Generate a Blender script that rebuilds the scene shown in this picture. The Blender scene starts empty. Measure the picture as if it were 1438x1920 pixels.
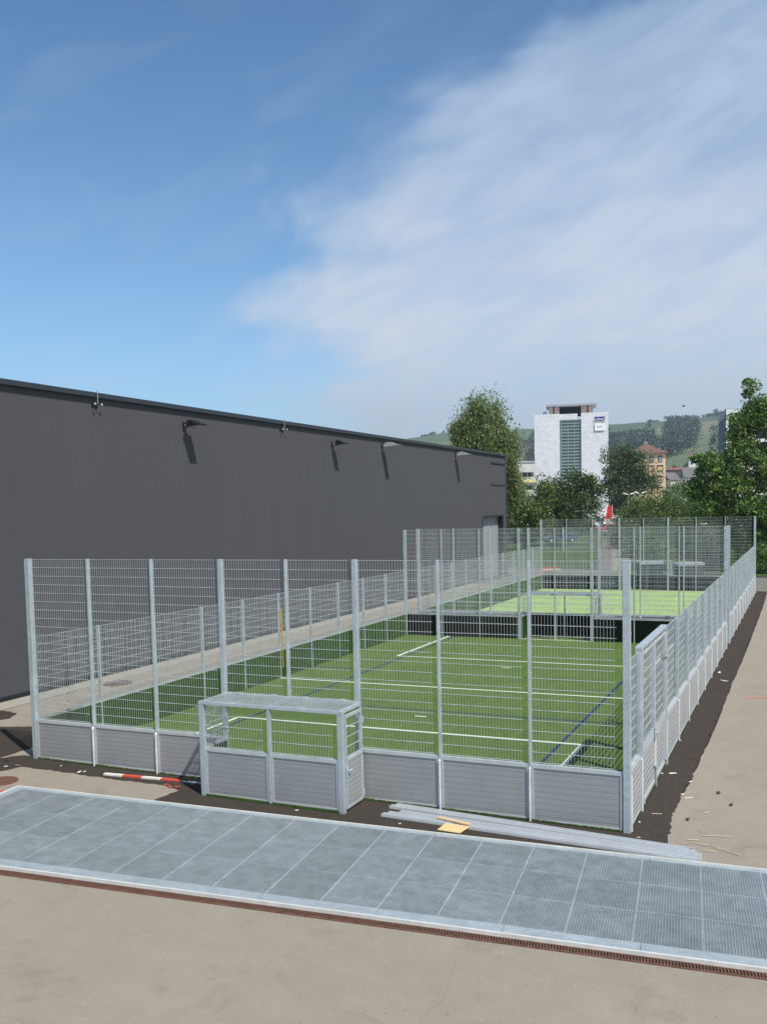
import bpy, bmesh, math, random
import numpy as np
from mathutils import Vector, Matrix
R = math.radians
S = bpy.context.scene
COL = S.collection
random.seed(7); RNG = np.random.default_rng(7)

# ------------------------------------------------------------------ camera
F_PX = 1790.12
YAW, PITCH, ROLL = R(23.8242), R(-4.0299), R(-1.2169)
CAM = Vector((2.3866, -14.2569, 4.8397))
fwd = Vector((-math.sin(YAW)*math.cos(PITCH), math.cos(YAW)*math.cos(PITCH), math.sin(PITCH)))
rt = fwd.cross(Vector((0, 0, 1))).normalized(); up = rt.cross(fwd)
r2 = rt*math.cos(ROLL)+up*math.sin(ROLL); u2 = -rt*math.sin(ROLL)+up*math.cos(ROLL)
cd = bpy.data.cameras.new('camera'); cam = bpy.data.objects.new('camera', cd); COL.objects.link(cam)
m = Matrix.Identity(4)
for i in range(3):
    m[i][0] = r2[i]; m[i][1] = u2[i]; m[i][2] = -fwd[i]; m[i][3] = CAM[i]
cam.matrix_world = m
cd.sensor_fit = 'HORIZONTAL'; cd.sensor_width = 36; cd.lens = 36*F_PX/1438
cd.shift_y = 119.06/1438; cd.clip_start = 0.1; cd.clip_end = 9000
S.camera = cam

# ------------------------------------------------------------------ sun, sky, exposure
SUN_TRAVEL = Vector((-0.64, 0.40, -1.0)).normalized()
sun_el = math.asin(-SUN_TRAVEL.z)
sl = bpy.data.lights.new('sun', 'SUN'); sl.energy = 5.0; sl.angle = R(0.53); sl.color = (1, .935, .84)
so = bpy.data.objects.new('sun', sl); COL.objects.link(so)
so.rotation_euler = SUN_TRAVEL.to_track_quat('-Z', 'Y').to_euler()
S.view_settings.view_transform = 'Standard'; S.view_settings.look = 'None'
S.view_settings.exposure = 0.0; S.view_settings.gamma = 1.0

W = bpy.data.worlds.new('World'); S.world = W; W.use_nodes = True
wt = W.node_tree; wt.nodes.clear()
def N(t, kind, **kw):
    n = t.nodes.new(kind)
    for k, v in kw.items():
        if k.startswith('i_'):
            n.inputs[int(k[2:]) if k[2:].isdigit() else k[2:]].default_value = v
        else: setattr(n, k, v)
    return n
def L(t, a, b): t.links.new(a, b)
def M(t, op, a, b=None, c=None, clamp=False):
    n = t.nodes.new('ShaderNodeMath'); n.operation = op; n.use_clamp = clamp
    for i, v in enumerate((a, b, c)):
        if v is None: continue
        if isinstance(v, (int, float)): n.inputs[i].default_value = v
        else: t.links.new(v, n.inputs[i])
    return n.outputs[0]
def ramp(t, fac, stops, interp='LINEAR'):
    n = t.nodes.new('ShaderNodeValToRGB'); n.color_ramp.interpolation = interp
    e = n.color_ramp.elements
    while len(e) < len(stops): e.new(0.5)
    for q, (p, c) in zip(e, stops):
        q.position = p
        q.color = (c, c, c, 1) if isinstance(c, (int, float)) else (*c, 1)
    t.links.new(fac, n.inputs[0]); return n.outputs[0]
def mixc(t, fac, a, b, mode='MIX'):
    n = t.nodes.new('ShaderNodeMix'); n.data_type = 'RGBA'; n.blend_type = mode
    for i, v in ((0, fac), (6, a), (7, b)):
        if isinstance(v, (int, float)): n.inputs[i].default_value = v
        elif isinstance(v, tuple): n.inputs[i].default_value = (*v, 1) if len(v) == 3 else v
        else: t.links.new(v, n.inputs[i])
    return n.outputs[2]
def noise(t, vec, scale, detail=4, rough=.5, dist=0, col=False):
    n = t.nodes.new('ShaderNodeTexNoise'); n.inputs['Scale'].default_value = scale
    n.inputs['Detail'].default_value = detail; n.inputs['Roughness'].default_value = rough
    n.inputs['Distortion'].default_value = dist
    if vec is not None: t.links.new(vec, n.inputs['Vector'])
    return n.outputs[1 if col else 0]

SKYK = 0.13
sky = N(wt, 'ShaderNodeTexSky', sky_type='NISHITA', sun_disc=False, sun_elevation=sun_el,
        sun_rotation=math.atan2(-SUN_TRAVEL.x, -SUN_TRAVEL.y), altitude=400, air_density=1.0, dust_density=0.25, ozone_density=1.6)
tc = N(wt, 'ShaderNodeTexCoord')
sp = N(wt, 'ShaderNodeSeparateXYZ'); L(wt, tc.outputs['Generated'], sp.inputs[0])
az = M(wt, 'ARCTAN2', sp.outputs[0], sp.outputs[1])      # 0 at +y, positive towards +x
el = M(wt, 'ARCSINE', sp.outputs[2])
AZ = M(wt, 'MULTIPLY', M(wt, 'ADD', az, YAW), 1.0)       # relative heading in radians
cmb = N(wt, 'ShaderNodeCombineXYZ'); L(wt, AZ, cmb.inputs[0]); L(wt, el, cmb.inputs[1])
# streak space, sheared so that wisps rise towards the right
shx = M(wt, 'SUBTRACT', el, M(wt, 'MULTIPLY', AZ, 0.30))
cmb2 = N(wt, 'ShaderNodeCombineXYZ'); L(wt, M(wt, 'MULTIPLY', AZ, 2.6), cmb2.inputs[0]); L(wt, M(wt, 'MULTIPLY', shx, 7.5), cmb2.inputs[1])
n_low = noise(wt, cmb.outputs[0], 7.0, 6, .58, .35)
n_str = noise(wt, cmb2.outputs[0], 2.2, 5, .50, .6)
n_fine = noise(wt, cmb2.outputs[0], 6.0, 4, .50, .8)
def _azp(px): return math.atan((px-719)/F_PX)
def _elp(py): return math.atan((953-py)/F_PX)
edge = [(60, 1400), (0, 1400), (60, 1260), (125, 1090), (150, 990), (220, 880), (290, 760), (340, 665), (400, 640), (480, 680), (540, 570), (590, 500),
        (640, 620), (690, 660), (730, 620), (800, 650), (860, 640)]
edge = [(_elp(py), _azp(px)) for py, px in edge[1:]][::-1]
E0, E1 = 0.0, _elp(0)+.02
elN = M(wt, 'DIVIDE', el, E1, clamp=True)
thr = ramp(wt, elN, [(min(1, e/E1), (a+0.5)) for e, a in edge], 'EASE')
thr = M(wt, 'SUBTRACT', thr, 0.5)
dd = M(wt, 'SUBTRACT', AZ, thr)
dd = M(wt, 'ADD', dd, M(wt, 'MULTIPLY', M(wt, 'SUBTRACT', n_low, .5), .26))
dd = M(wt, 'ADD', dd, M(wt, 'MULTIPLY', M(wt, 'SUBTRACT', n_str, .5), .16))
dd = M(wt, 'ADD', dd, .035)
mask = N(wt, 'ShaderNodeMapRange', interpolation_type='SMOOTHSTEP'); L(wt, dd, mask.inputs[0])
mask.inputs[1].default_value = -0.06; mask.inputs[2].default_value = 0.10
body = N(wt, 'ShaderNodeMapRange'); L(wt, M(wt, 'ADD', M(wt, 'MULTIPLY', n_str, .7), M(wt, 'MULTIPLY', n_fine, .3)), body.inputs[0])
body.inputs[1].default_value = .36; body.inputs[2].default_value = .60; body.inputs[3].default_value = .60; body.inputs[4].default_value = 1.0
lowel = M(wt, 'SUBTRACT', 1.0, M(wt, 'DIVIDE', el, 0.62, clamp=True))
dens = M(wt, 'MULTIPLY', M(wt, 'MULTIPLY', mask.outputs[0], body.outputs[0]), M(wt, 'ADD', .48, M(wt, 'MULTIPLY', lowel, .60), None, True))
wisp = N(wt, 'ShaderNodeMapRange'); L(wt, n_str, wisp.inputs[0]); wisp.inputs[1].default_value = .50; wisp.inputs[2].default_value = .78; wisp.inputs[4].default_value = .14
dens = M(wt, 'MAXIMUM', dens, wisp.outputs[0])
up_only = N(wt, 'ShaderNodeMapRange'); L(wt, el, up_only.inputs[0]); up_only.inputs[1].default_value = -.02; up_only.inputs[2].default_value = .0
dens = M(wt, 'MULTIPLY', dens, up_only.outputs[0])
cc = ramp(wt, elN, [(0, (.49, .59, .67)), (.15, (.60, .69, .77)), (.32, (.76, .80, .86)), (.6, (.64, .73, .85)), (1, (.50, .65, .83))])
ccs = N(wt, 'ShaderNodeVectorMath', operation='SCALE'); L(wt, cc, ccs.inputs[0]); ccs.inputs['Scale'].default_value = 1/SKYK
skc = mixc(wt, 1.0, sky.outputs[0], ramp(wt, elN, [(0, (.80, 1.02, 1.12)), (.4, (.78, 1.04, 1.16)), (1, (.49, .82, 1.0))]), 'MULTIPLY')
skyc = mixc(wt, dens, skc, ccs.outputs[0])
bg = N(wt, 'ShaderNodeBackground'); bg.inputs[1].default_value = SKYK; L(wt, skyc, bg.inputs[0])
wo = N(wt, 'ShaderNodeOutputWorld'); L(wt, bg.outputs[0], wo.inputs[0])
try:
    S.cycles.max_bounces = 6; S.cycles.volume_bounces = 0; S.cycles.transparent_max_bounces = 6
except Exception: pass

# ------------------------------------------------------------------ materials
def newmat(name):
    mt = bpy.data.materials.new(name); mt.use_nodes = True
    t = mt.node_tree; b = t.nodes['Principled BSDF']; return mt, t, b
def objvec(t):
    n = t.nodes.new('ShaderNodeTexCoord'); return n.outputs['Object']
def posvec(t):
    n = t.nodes.new('ShaderNodeNewGeometry'); return n.outputs['Position']
def bump(t, b, h, s, d=.01):
    n = t.nodes.new('ShaderNodeBump'); n.inputs['Strength'].default_value = s; n.inputs['Distance'].default_value = d
    L(t, h, n.inputs['Height']); L(t, n.outputs[0], b.inputs['Normal'])
def flat(name, c, rough=.6, metal=0, var=.12, scale=6, spec=.3):
    mt, t, b = newmat(name); v = posvec(t); b.inputs['Specular IOR Level'].default_value = spec
    n = noise(t, v, scale, 5, .6)
    col = ramp(t, n, [(.3, tuple(x*(1-var) for x in c)), (.7, tuple(min(1, x*(1+var)) for x in c))])
    L(t, col, b.inputs['Base Color']); b.inputs['Roughness'].default_value = rough; b.inputs['Metallic'].default_value = metal
    return mt
def cladding():
    mt, t, b = newmat('dark_grey_cladding'); v = posvec(t); b.inputs['Specular IOR Level'].default_value = .12; b.inputs['Roughness'].default_value = .6
    sp_ = N(t, 'ShaderNodeSeparateXYZ'); L(t, v, sp_.inputs[0])
    w = N(t, 'ShaderNodeTexWhiteNoise', noise_dimensions='1D'); L(t, M(t, 'FLOOR', M(t, 'DIVIDE', sp_.outputs[1], 1.1)), w.inputs['W'])
    col = ramp(t, w.outputs[0], [(0, (.0765, .079, .0865)), (1, (.0795, .082, .0895))])
    mp = N(t, 'ShaderNodeMapping'); mp.inputs['Scale'].default_value = (1, 2.2, .12); L(t, v, mp.inputs[0])
    col = mixc(t, 1., col, ramp(t, noise(t, mp.outputs[0], 1.5, 5, .65), [(.3, (.985, .985, .985)), (.7, (1.015, 1.015, 1.015))]), 'MULTIPLY')
    L(t, col, b.inputs['Base Color']); return mt
def galv(name, c=(.50, .55, .57), metal=.55, rough=.45, sc=22):
    mt, t, b = newmat(name); v = posvec(t)
    vo = N(t, 'ShaderNodeTexVoronoi'); vo.inputs['Scale'].default_value = sc; L(t, v, vo.inputs['Vector'])
    big = noise(t, v, 3.5, 5, .65)
    a = ramp(t, vo.outputs['Color'], [(.0, tuple(x*.84 for x in c)), (1, tuple(min(1, x*1.16) for x in c))])
    col = mixc(t, .5, a, ramp(t, big, [(.3, tuple(x*.76 for x in c)), (.7, tuple(min(1, x*1.18) for x in c))]))
    L(t, col, b.inputs['Base Color']); b.inputs['Metallic'].default_value = metal
    L(t, ramp(t, big, [(.3, rough-.1), (.7, rough+.15)]), b.inputs['Roughness'])
    return mt
def concrete(name, c, crack=True):
    mt, t, b = newmat(name); v = posvec(t)
    big = noise(t, v, .35, 6, .62, .6); mid = noise(t, v, 2.3, 6, .68); fine = noise(t, v, 60, 3, .7); stain = noise(t, v, .9, 7, .7, 1.5)
    col = ramp(t, big, [(.3, tuple(x*.86 for x in c)), (.7, tuple(x*1.1 for x in c))])
    col = mixc(t, .55, col, ramp(t, mid, [(.25, tuple(x*.78 for x in c)), (.75, tuple(x*1.16 for x in c))]))
    col = mixc(t, .35, col, ramp(t, fine, [(.2, tuple(x*.55 for x in c)), (.8, tuple(x*1.4 for x in c))]))
    col = mixc(t, ramp(t, stain, [(.55, 0.0), (.70, .42)]), col, (c[0]*.62, c[1]*.6, c[2]*.57))
    # pebbles and specks of dirt
    vo = N(t, 'ShaderNodeTexVoronoi'); vo.inputs['Scale'].default_value = 5.0; L(t, v, vo.inputs['Vector'])
    spk = M(t, 'LESS_THAN', vo.outputs['Distance'], .055)
    col = mixc(t, M(t, 'MULTIPLY', spk, .55), col, (.07, .065, .06))
    vo2 = N(t, 'ShaderNodeTexVoronoi'); vo2.inputs['Scale'].default_value = 11.0; L(t, v, vo2.inputs['Vector'])
    col = mixc(t, M(t, 'MULTIPLY', M(t, 'LESS_THAN', vo2.outputs['Distance'], .07), .6), col, (.55, .52, .47))
    if crack:
        w = N(t, 'ShaderNodeTexVoronoi', feature='DISTANCE_TO_EDGE'); w.inputs['Scale'].default_value = .22
        ad = N(t, 'ShaderNodeVectorMath', operation='ADD'); L(t, v, ad.inputs[0])
        sc = N(t, 'ShaderNodeVectorMath', operation='SCALE'); L(t, noise(t, v, 1.4, 5, .6, 0, True), sc.inputs[0]); sc.inputs['Scale'].default_value = .6
        L(t, sc.outputs[0], ad.inputs[1]); L(t, ad.outputs[0], w.inputs['Vector'])
        cr = M(t, 'LESS_THAN', w.outputs['Distance'], .0022)
        col = mixc(t, M(t, 'MULTIPLY', cr, .13), col, (.12, .085, .075))
    L(t, col, b.inputs['Base Color']); b.inputs['Roughness'].default_value = .92; b.inputs['Specular IOR Level'].default_value = .15
    bump(t, b, fine, .35, .004); return mt
def turf(name, c1, c2, sc=160):
    mt, t, b = newmat(name); v = posvec(t)
    f = noise(t, v, sc, 3, .8); mid = noise(t, v, 28, 3, .7); big = noise(t, v, .7, 4, .6)
    col = ramp(t, f, [(.3, c1), (.7, c2)])
    col = mixc(t, .5, col, ramp(t, mid, [(.3, c1), (.72, c2)]))
    col = mixc(t, 1.0, col, ramp(t, big, [(.3, (.86, .88, .86)), (.7, (1.1, 1.08, 1.0))]), 'MULTIPLY')
    mp = N(t, 'ShaderNodeMapping'); mp.inputs['Scale'].default_value = (1, .25, 1); L(t, v, mp.inputs[0])
    col = mixc(t, 1.0, col, ramp(t, noise(t, mp.outputs[0], 5.5, 5, .7), [(.3, (.84, .87, .84)), (.7, (1.14, 1.12, 1.1))]), 'MULTIPLY')
    L(t, col, b.inputs['Base Color']); b.inputs['Roughness'].default_value = .85
    b.inputs['Specular IOR Level'].default_value = .08
    bump(t, b, f, .9, .02); return mt
def leafmat(name, dark, light, trans=.3):
    mt, t, b = newmat(name)
    g = t.nodes.new('ShaderNodeNewGeometry')
    col = ramp(t, g.outputs['Random Per Island'], [(0, dark), (.6, tuple((a+c)/2 for a, c in zip(dark, light))), (1, light)])
    n = noise(t, g.outputs['Position'], .6, 3, .6)
    col = mixc(t, 1.0, col, ramp(t, n, [(.3, (.75, .8, .8)), (.7, (1.2, 1.15, 1.0))]), 'MULTIPLY')
    L(t, col, b.inputs['Base Color']); b.inputs['Roughness'].default_value = .5
    tr = t.nodes.new('ShaderNodeBsdfTranslucent'); L(t, col, tr.inputs[0])
    mx = t.nodes.new('ShaderNodeMixShader'); mx.inputs[0].default_value = trans
    L(t, b.outputs[0], mx.inputs[1]); L(t, tr.outputs[0], mx.inputs[2])
    L(t, mx.outputs[0], t.nodes['Material Output'].inputs[0]); return mt

MAT = {}
MAT['galv'] = galv('galvanised_steel', (.46, .53, .56), .3, .42)
MAT['galv_bright'] = galv('galvanised_steel_bright', (.46, .52, .545), .15, .45, 30)
MAT['edge'] = flat('bright_edge', (.62, .62, .58), .6)
MAT['wire'] = galv('galvanised_wire', (.48, .52, .53), .15, .45, 8)
MAT['grate'] = galv('grating_steel', (.36, .405, .425), .2, .5, 9)
MAT['seam'] = galv('seam_steel', (.42, .47, .49), .2, .5, 9); MAT['frame'] = galv('frame_steel', (.37, .425, .45), .15, .45, 20)
def tone_by_panel(mt):
    t = mt.node_tree; b = t.nodes['Principled BSDF']; src = b.inputs['Base Color'].links[0].from_socket
    oi = t.nodes.new('ShaderNodeObjectInfo')
    L(t, mixc(t, 1.0, src, ramp(t, oi.outputs['Random'], [(0, (.94, .94, .94)), (1, (1.09, 1.09, 1.09))]), 'MULTIPLY'), b.inputs['Base Color'])
tone_by_panel(MAT['grate'])
MAT['alu'] = None
def mk_alu():
    mt, t, b = newmat('aluminium_planks'); v = posvec(t)
    n = noise(t, v, 2.0, 4, .6); f = noise(t, v, 40, 3, .6)
    col = mixc(t, .4, ramp(t, n, [(.3, (.325, .335, .335)), (.7, (.39, .40, .40))]), ramp(t, f, [(.3, (.31, .318, .318)), (.7, (.41, .42, .42))]))
    L(t, col, b.inputs['Base Color']); b.inputs['Metallic'].default_value = .25; b.inputs['Roughness'].default_value = .5
    return mt
MAT['alu'] = mk_alu()
MAT['rail'] = galv('rail_steel', (.55, .59, .60), .3, .45, 14)
MAT['profile'] = flat('dull_aluminium', (.60, .63, .65), .4, .1, .06, 3)
MAT['foot'] = galv('bright_zinc_tube', (.66, .70, .71), .15, .4, 30)
MAT['lip'] = flat('plank_lip', (.50, .51, .515), .5, .2, .05, 3)  # lighter than the planks: light caught on the lips is put into the colour
MAT['lining'] = turf('green_turf_lining', (.022, .055, .012), (.07, .14, .03), 120)
MAT['black'] = flat('grazing_dark_turf_lining', (.008, .012, .007), .9, spec=.05)  # turf lining again, its darkness under grazing light put into the colour
MAT['turf'] = turf('artificial_turf', (.056, .108, .020), (.18, .262, .074))
MAT['lime'] = turf('lime_turf', (.30, .43, .16), (.46, .60, .28), 60)
MAT['white_line'] = flat('white_turf_line', (.74, .78, .64), .8, 0, .12, 60)
MAT['blue_line'] = flat('blue_turf_line', (.015, .03, .12), .8, 0, .2, 60)
MAT['ground'] = concrete('old_asphalt_beige', (.305, .270, .218))
MAT['kerb'] = concrete('pale_concrete', (.36, .34, .285), False)
MAT['asphalt'] = concrete('fresh_asphalt', (.056, .046, .039), False)
MAT['cladding'] = cladding()
MAT['coping'] = flat('coping_blue_grey', (.032, .040, .052), .45, .0, .05)
MAT['door'] = flat('door_grey', (.30, .31, .32), .5, 0, .08, 1)
MAT['darkmetal'] = flat('dark_metal', (.03, .032, .035), .4, .4)
MAT['glass'] = flat('lamp_glass', (.5, .52, .54), .15, .3)
MAT['white'] = flat('white_paint', (.75, .76, .76), .5)
MAT['rust'] = flat('rusty_cast_iron', (.155, .075, .05), .85, 0, .35, 12)
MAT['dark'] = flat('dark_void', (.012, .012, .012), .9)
MAT['red'] = flat('red_paint', (.62, .09, .05), .5)
MAT['yellow'] = flat('yellow_strap', (.65, .42, .03), .6)
MAT['carton'] = flat('yellow_board', (.72, .52, .26), .7, 0, .05)
MAT['wood'] = flat('pale_split_wood', (.62, .50, .36), .8)
MAT['bark'] = flat('bark', (.10, .08, .06), .9, 0, .3, 5)
MAT['birchbark'] = flat('birch_bark', (.38, .37, .34), .8, 0, .4, 3)
MAT['paper'] = flat('white_scrap', (.72, .70, .64), .8)

# ------------------------------------------------------------------ mesh helpers
class MB:
    def __init__(s): s.v = []; s.f = []; s.mi = []
    def quad(s, a, b, c, d, mi=0):
        n = len(s.v); s.v += [tuple(a), tuple(b), tuple(c), tuple(d)]; s.f.append((n, n+1, n+2, n+3)); s.mi.append(mi)
    def poly(s, pts, mi=0):
        n = len(s.v); s.v += [tuple(p) for p in pts]; s.f.append(tuple(range(n, n+len(pts)))); s.mi.append(mi)
    def hexa(s, p, mi=0):
        n = len(s.v); s.v += [tuple(q) for q in p]
        for f in ((0, 3, 2, 1), (4, 5, 6, 7), (0, 1, 5, 4), (1, 2, 6, 5), (2, 3, 7, 6), (3, 0, 4, 7)):
            s.f.append(tuple(n+i for i in f)); s.mi.append(mi)
    def box(s, x0, x1, y0, y1, z0, z1, mi=0):
        s.hexa([(x0, y0, z0), (x1, y0, z0), (x1, y1, z0), (x0, y1, z0), (x0, y0, z1), (x1, y0, z1), (x1, y1, z1), (x0, y1, z1)], mi)
    def bar(s, a, b, w, h=None, mi=0, upv=(0, 0, 1)):
        h = w if h is None else h
        a = Vector(a); b = Vector(b); d = (b-a).normalized(); U = Vector(upv)
        if abs(d.dot(U)) > .97: U = Vector((1, 0, 0))
        x = d.cross(U).normalized()*w/2; y = x.cross(d).normalized()*h/2
        s.hexa([a-x-y, a+x-y, b+x-y, b-x-y, a-x+y, a+x+y, b+x+y, b-x+y], mi)
    def tube(s, a, b, r0, r1=None, n=8, mi=0, cap=True):
        r1 = r0 if r1 is None else r1
        a = Vector(a); b = Vector(b); d = (b-a).normalized(); U = Vector((0, 0, 1)) if abs(d.z) < .95 else Vector((1, 0, 0))
        x = d.cross(U).normalized(); y = x.cross(d)
        k = len(s.v)
        for c, r in ((a, r0), (b, r1)):
            for i in range(n):
                t = 2*math.pi*i/n; s.v.append(tuple(c+(x*math.cos(t)+y*math.sin(t))*r))
        for i in range(n):
            j = (i+1) % n; s.f.append((k+i, k+j, k+n+j, k+n+i)); s.mi.append(mi)
        if cap: s.f.append(tuple(range(k, k+n))); s.mi.append(mi); s.f.append(tuple(range(k+n, k+2*n))); s.mi.append(mi)
    def build(s, name, mats, parent=None, smooth=False, bevel=0):
        me = bpy.data.meshes.new(name); me.from_pydata(s.v, [], s.f)
        if not isinstance(mats, (list, tuple)): mats = [mats]
        for q in mats: me.materials.append(q)
        if len(mats) > 1: me.polygons.foreach_set('material_index', s.mi)
        bm = bmesh.new(); bm.from_mesh(me); bmesh.ops.recalc_face_normals(bm, faces=bm.faces); bm.to_mesh(me); bm.free()
        if smooth: me.polygons.foreach_set('use_smooth', [True]*len(me.polygons))
        me.update()
        o = bpy.data.objects.new(name, me); COL.objects.link(o)
        if parent is not None: o.parent = parent; o.matrix_parent_inverse = parent.matrix_world.inverted()
        if bevel:
            b = o.modifiers.new('bevel', 'BEVEL'); b.width = bevel; b.segments = 2; b.limit_method = 'ANGLE'
        return o
def tag(o, label=None, cat=None, group=None, kind=None):
    if label: o['label'] = label
    if cat: o['category'] = cat
    if group: o['group'] = group
    if kind: o['kind'] = kind
    return o
def empty(name, loc, label, cat, group=None):
    o = bpy.data.objects.new(name, None); COL.objects.link(o); o.location = loc
    o.matrix_world = Matrix.Translation(Vector(loc)); o.empty_display_size = .2
    return tag(o, label, cat, group)
def gz(x): return -.0939-.0114*max(-17.5, min(3.5, x))
def A(px, py, depth):
    """a bearing, a height angle and a distance seen from the tripod -> a place in the world"""
    h = 953-.0212*(px-719)
    f = Vector((-math.sin(YAW), math.cos(YAW), 0)); r = Vector((math.cos(YAW), math.sin(YAW), 0))
    p = CAM+f*depth+r*(depth*(px-719)/F_PX)
    return Vector((p.x, p.y, CAM.z+depth*(h-py)/F_PX))

# ------------------------------------------------------------------ ground
GX = 3000
def sheet(name, poly, k, mat, jag=0, step=.12, inner=()):
    """flat polygon lying on the ground, k layers of 4 mm above it, with an optional ragged edge"""
    pts = []
    n = len(poly)
    for i in range(n-(1 if inner else 0)):
        a = Vector(poly[i]).to_2d(); b = Vector(poly[(i+1) % n]).to_2d(); d = b-a; ln = d.length
        c = max(1, int(ln/step)) if jag else 1
        nn = Vector((-d.y, d.x)).normalized()
        for j in range(c):
            q = a+d*(j/c)
            if jag and j: q += nn*random.uniform(-jag, jag)
            pts.append(q)
    if inner: pts.append(Vector(poly[-1]).to_2d())
    pts += [Vector(q).to_2d() for q in inner]
    bm = bmesh.new()
    vs = [bm.verts.new((q.x, q.y, 0)) for q in pts]
    f = bm.faces.new(vs)
    bmesh.ops.triangulate(bm, faces=[f])
    for cx_ in (-17.5, 3.5):
        bmesh.ops.bisect_plane(bm, geom=bm.verts[:]+bm.edges[:]+bm.faces[:], plane_co=(cx_, 0, 0), plane_no=(1, 0, 0))
    for v in bm.verts: v.co.z = gz(v.co.x)+.004*k
    bmesh.ops.recalc_face_normals(bm, faces=bm.faces)
    for f in bm.faces:
        if f.normal.z < 0: f.normal_flip()
    me = bpy.data.meshes.new(name); bm.to_mesh(me); bm.free(); me.materials.append(mat)
    o = bpy.data.objects.new(name, me); COL.objects.link(o); o['kind'] = 'structure'
    return o
mb = MB()
xsg = [-GX, -17.5, 3.5, GX]
xsg = [-GX, -17.5, -11.5, 0, 3.5, GX]; ysg = [-200, 0, 19.26, 20.6, 39.8, 4000]
for i, (a, b) in enumerate(zip(xsg, xsg[1:])):
    for j, (c, d) in enumerate(zip(ysg, ysg[1:])):
        if i == 2 and j in (1, 3): continue          # the two pitches have their own bed
        mb.quad((a, c, gz(a)), (b, c, gz(b)), (b, d, gz(b)), (a, d, gz(a)))
mb.build('ground', MAT['ground'])['kind'] = 'structure'

WC, L1, Y2, L2, HB = 11.5, 19.26, 20.6, 39.8, .82
asph_r = [(.6, -.12), (.53, 1.05), (.58, 3.64), (.62, 8.27), (.62, 12.28), (.65, 19.74), (.65, 30.42), (.6, 41.2), (0, 41.2), (0, -.0), (-.05, -1.45)]
sheet('new_asphalt_strip', [(.45, -1.4), (.6, -.12), (.58, .0), (-11.6, .0), (-11.9, .05), (-12.2, -.3), (-11.32, -.60), (-10.41, -.59), (-10.17, -.60), (-9.25, -.64), (-8.13, -.60), (-7.58, -.75), (-7.63, -1.95)], 1, MAT['asphalt'], .035, .1)
sheet('new_asphalt_strip', [(.59, .0), (.53, 1.05), (.58, 3.64), (.62, 8.27), (.62, 12.28), (.65, 19.74), (.65, 30.42), (.6, 41.2)], 1, MAT['asphalt'], .035, .1, inner=[(-.02, 41.2), (-.02, 0)])
sheet('asphalt_patch', [(-12.2, -.3), (-12.2, 2.1), (-13.62, 2.05), (-16.2, .9), (-16.0, -2.6), (-11.7, -1.6), (-11.3, -.60)], 1, MAT['asphalt'], .03, .1)
sheet('asphalt_patch', [(-15.0, 3.0), (-14.7, 2.5), (-14.9, 2.1), (-16.2, 1.9), (-16.0, 3.1)], 2, MAT['asphalt'], .05, .12)
sheet('wall_gravel_strip', [(-16.34, -10), (-15.72, -10), (-15.72, 49), (-16.34, 49)], 1, MAT['kerb'], .0)
mb = MB(); mb.quad((-15.72, -10, gz(-15.72)+.01), (-15.6, -10, gz(-15.6)+.01), (-15.6, 49, gz(-15.6)+.01), (-15.72, 49, gz(-15.72)+.01))
mb.build('kerb_line', MAT['kerb'])['kind'] = 'structure'
sheet('repair_strip', [(-14.6, 4.5), (-14.1, 4.3), (-14.1, 44), (-14.6, 44)], 1, flat('slightly_darker_asphalt', (.24, .22, .19), .9), .03, .3)
# ------------------------------------------------------------------ turf and markings
def rect(name, x0, x1, y0, y1, k, mat):
    mb = MB(); mb.quad((x0, y0, .004*k), (x1, y0, .004*k), (x1, y1, .004*k), (x0, y1, .004*k))
    o = mb.build(name, mat); o['kind'] = 'structure'; return o
def slab(name, x0, x1, y0, y1, mat):
    mb = MB(); mb.box(x0, x1, y0, y1, -.6, 0); o = mb.build(name, mat); o['kind'] = 'structure'; return o
slab('turf_pitch', -WC+.03, -.03, .03, L1-.03, MAT['turf'])
slab('lime_pitch', -WC+.03, -.03, Y2+.03, L2-.03, MAT['lime'])
LW = .09
def wl(x0, x1, y0, y1): rect('white_line', x0, x1, y0, y1, 2, MAT['white_line'])
def bl(x0, x1, y0, y1): rect('blue_line', x0, x1, y0, y1, 1, MAT['blue_line'])
bl(-2.13, -2.06, .05, L1-.06); bl(-9.53, -9.46, .05, L1-.06)
bl(-WC+.06, -.06, 6.68, 6.74); bl(-WC+.06, -.06, 11.57, 11.63)
wl(-9.8, -1.62, 4.58, 4.58+LW); wl(-9.8, -9.8+LW, .05, 4.58); wl(-1.62-LW, -1.62, .05, 4.58)
wl(-WC+.06, -.06, 9.46, 9.46+LW)
wl(-9.8, -1.62, 14.2, 14.2+LW); wl(-9.8, -9.8+LW, 14.2+LW, L1-.06); wl(-1.62-LW, -1.62, 14.2+LW, L1-.06)
wl(-7.0, -4.5, L1-.14, L1-.06); wl(-7.0, -4.5, .05, .12)
wl(-5.85, -5.57, 13.0, 13.07); wl(-5.85, -5.57, 6.0, 6.07)

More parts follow.
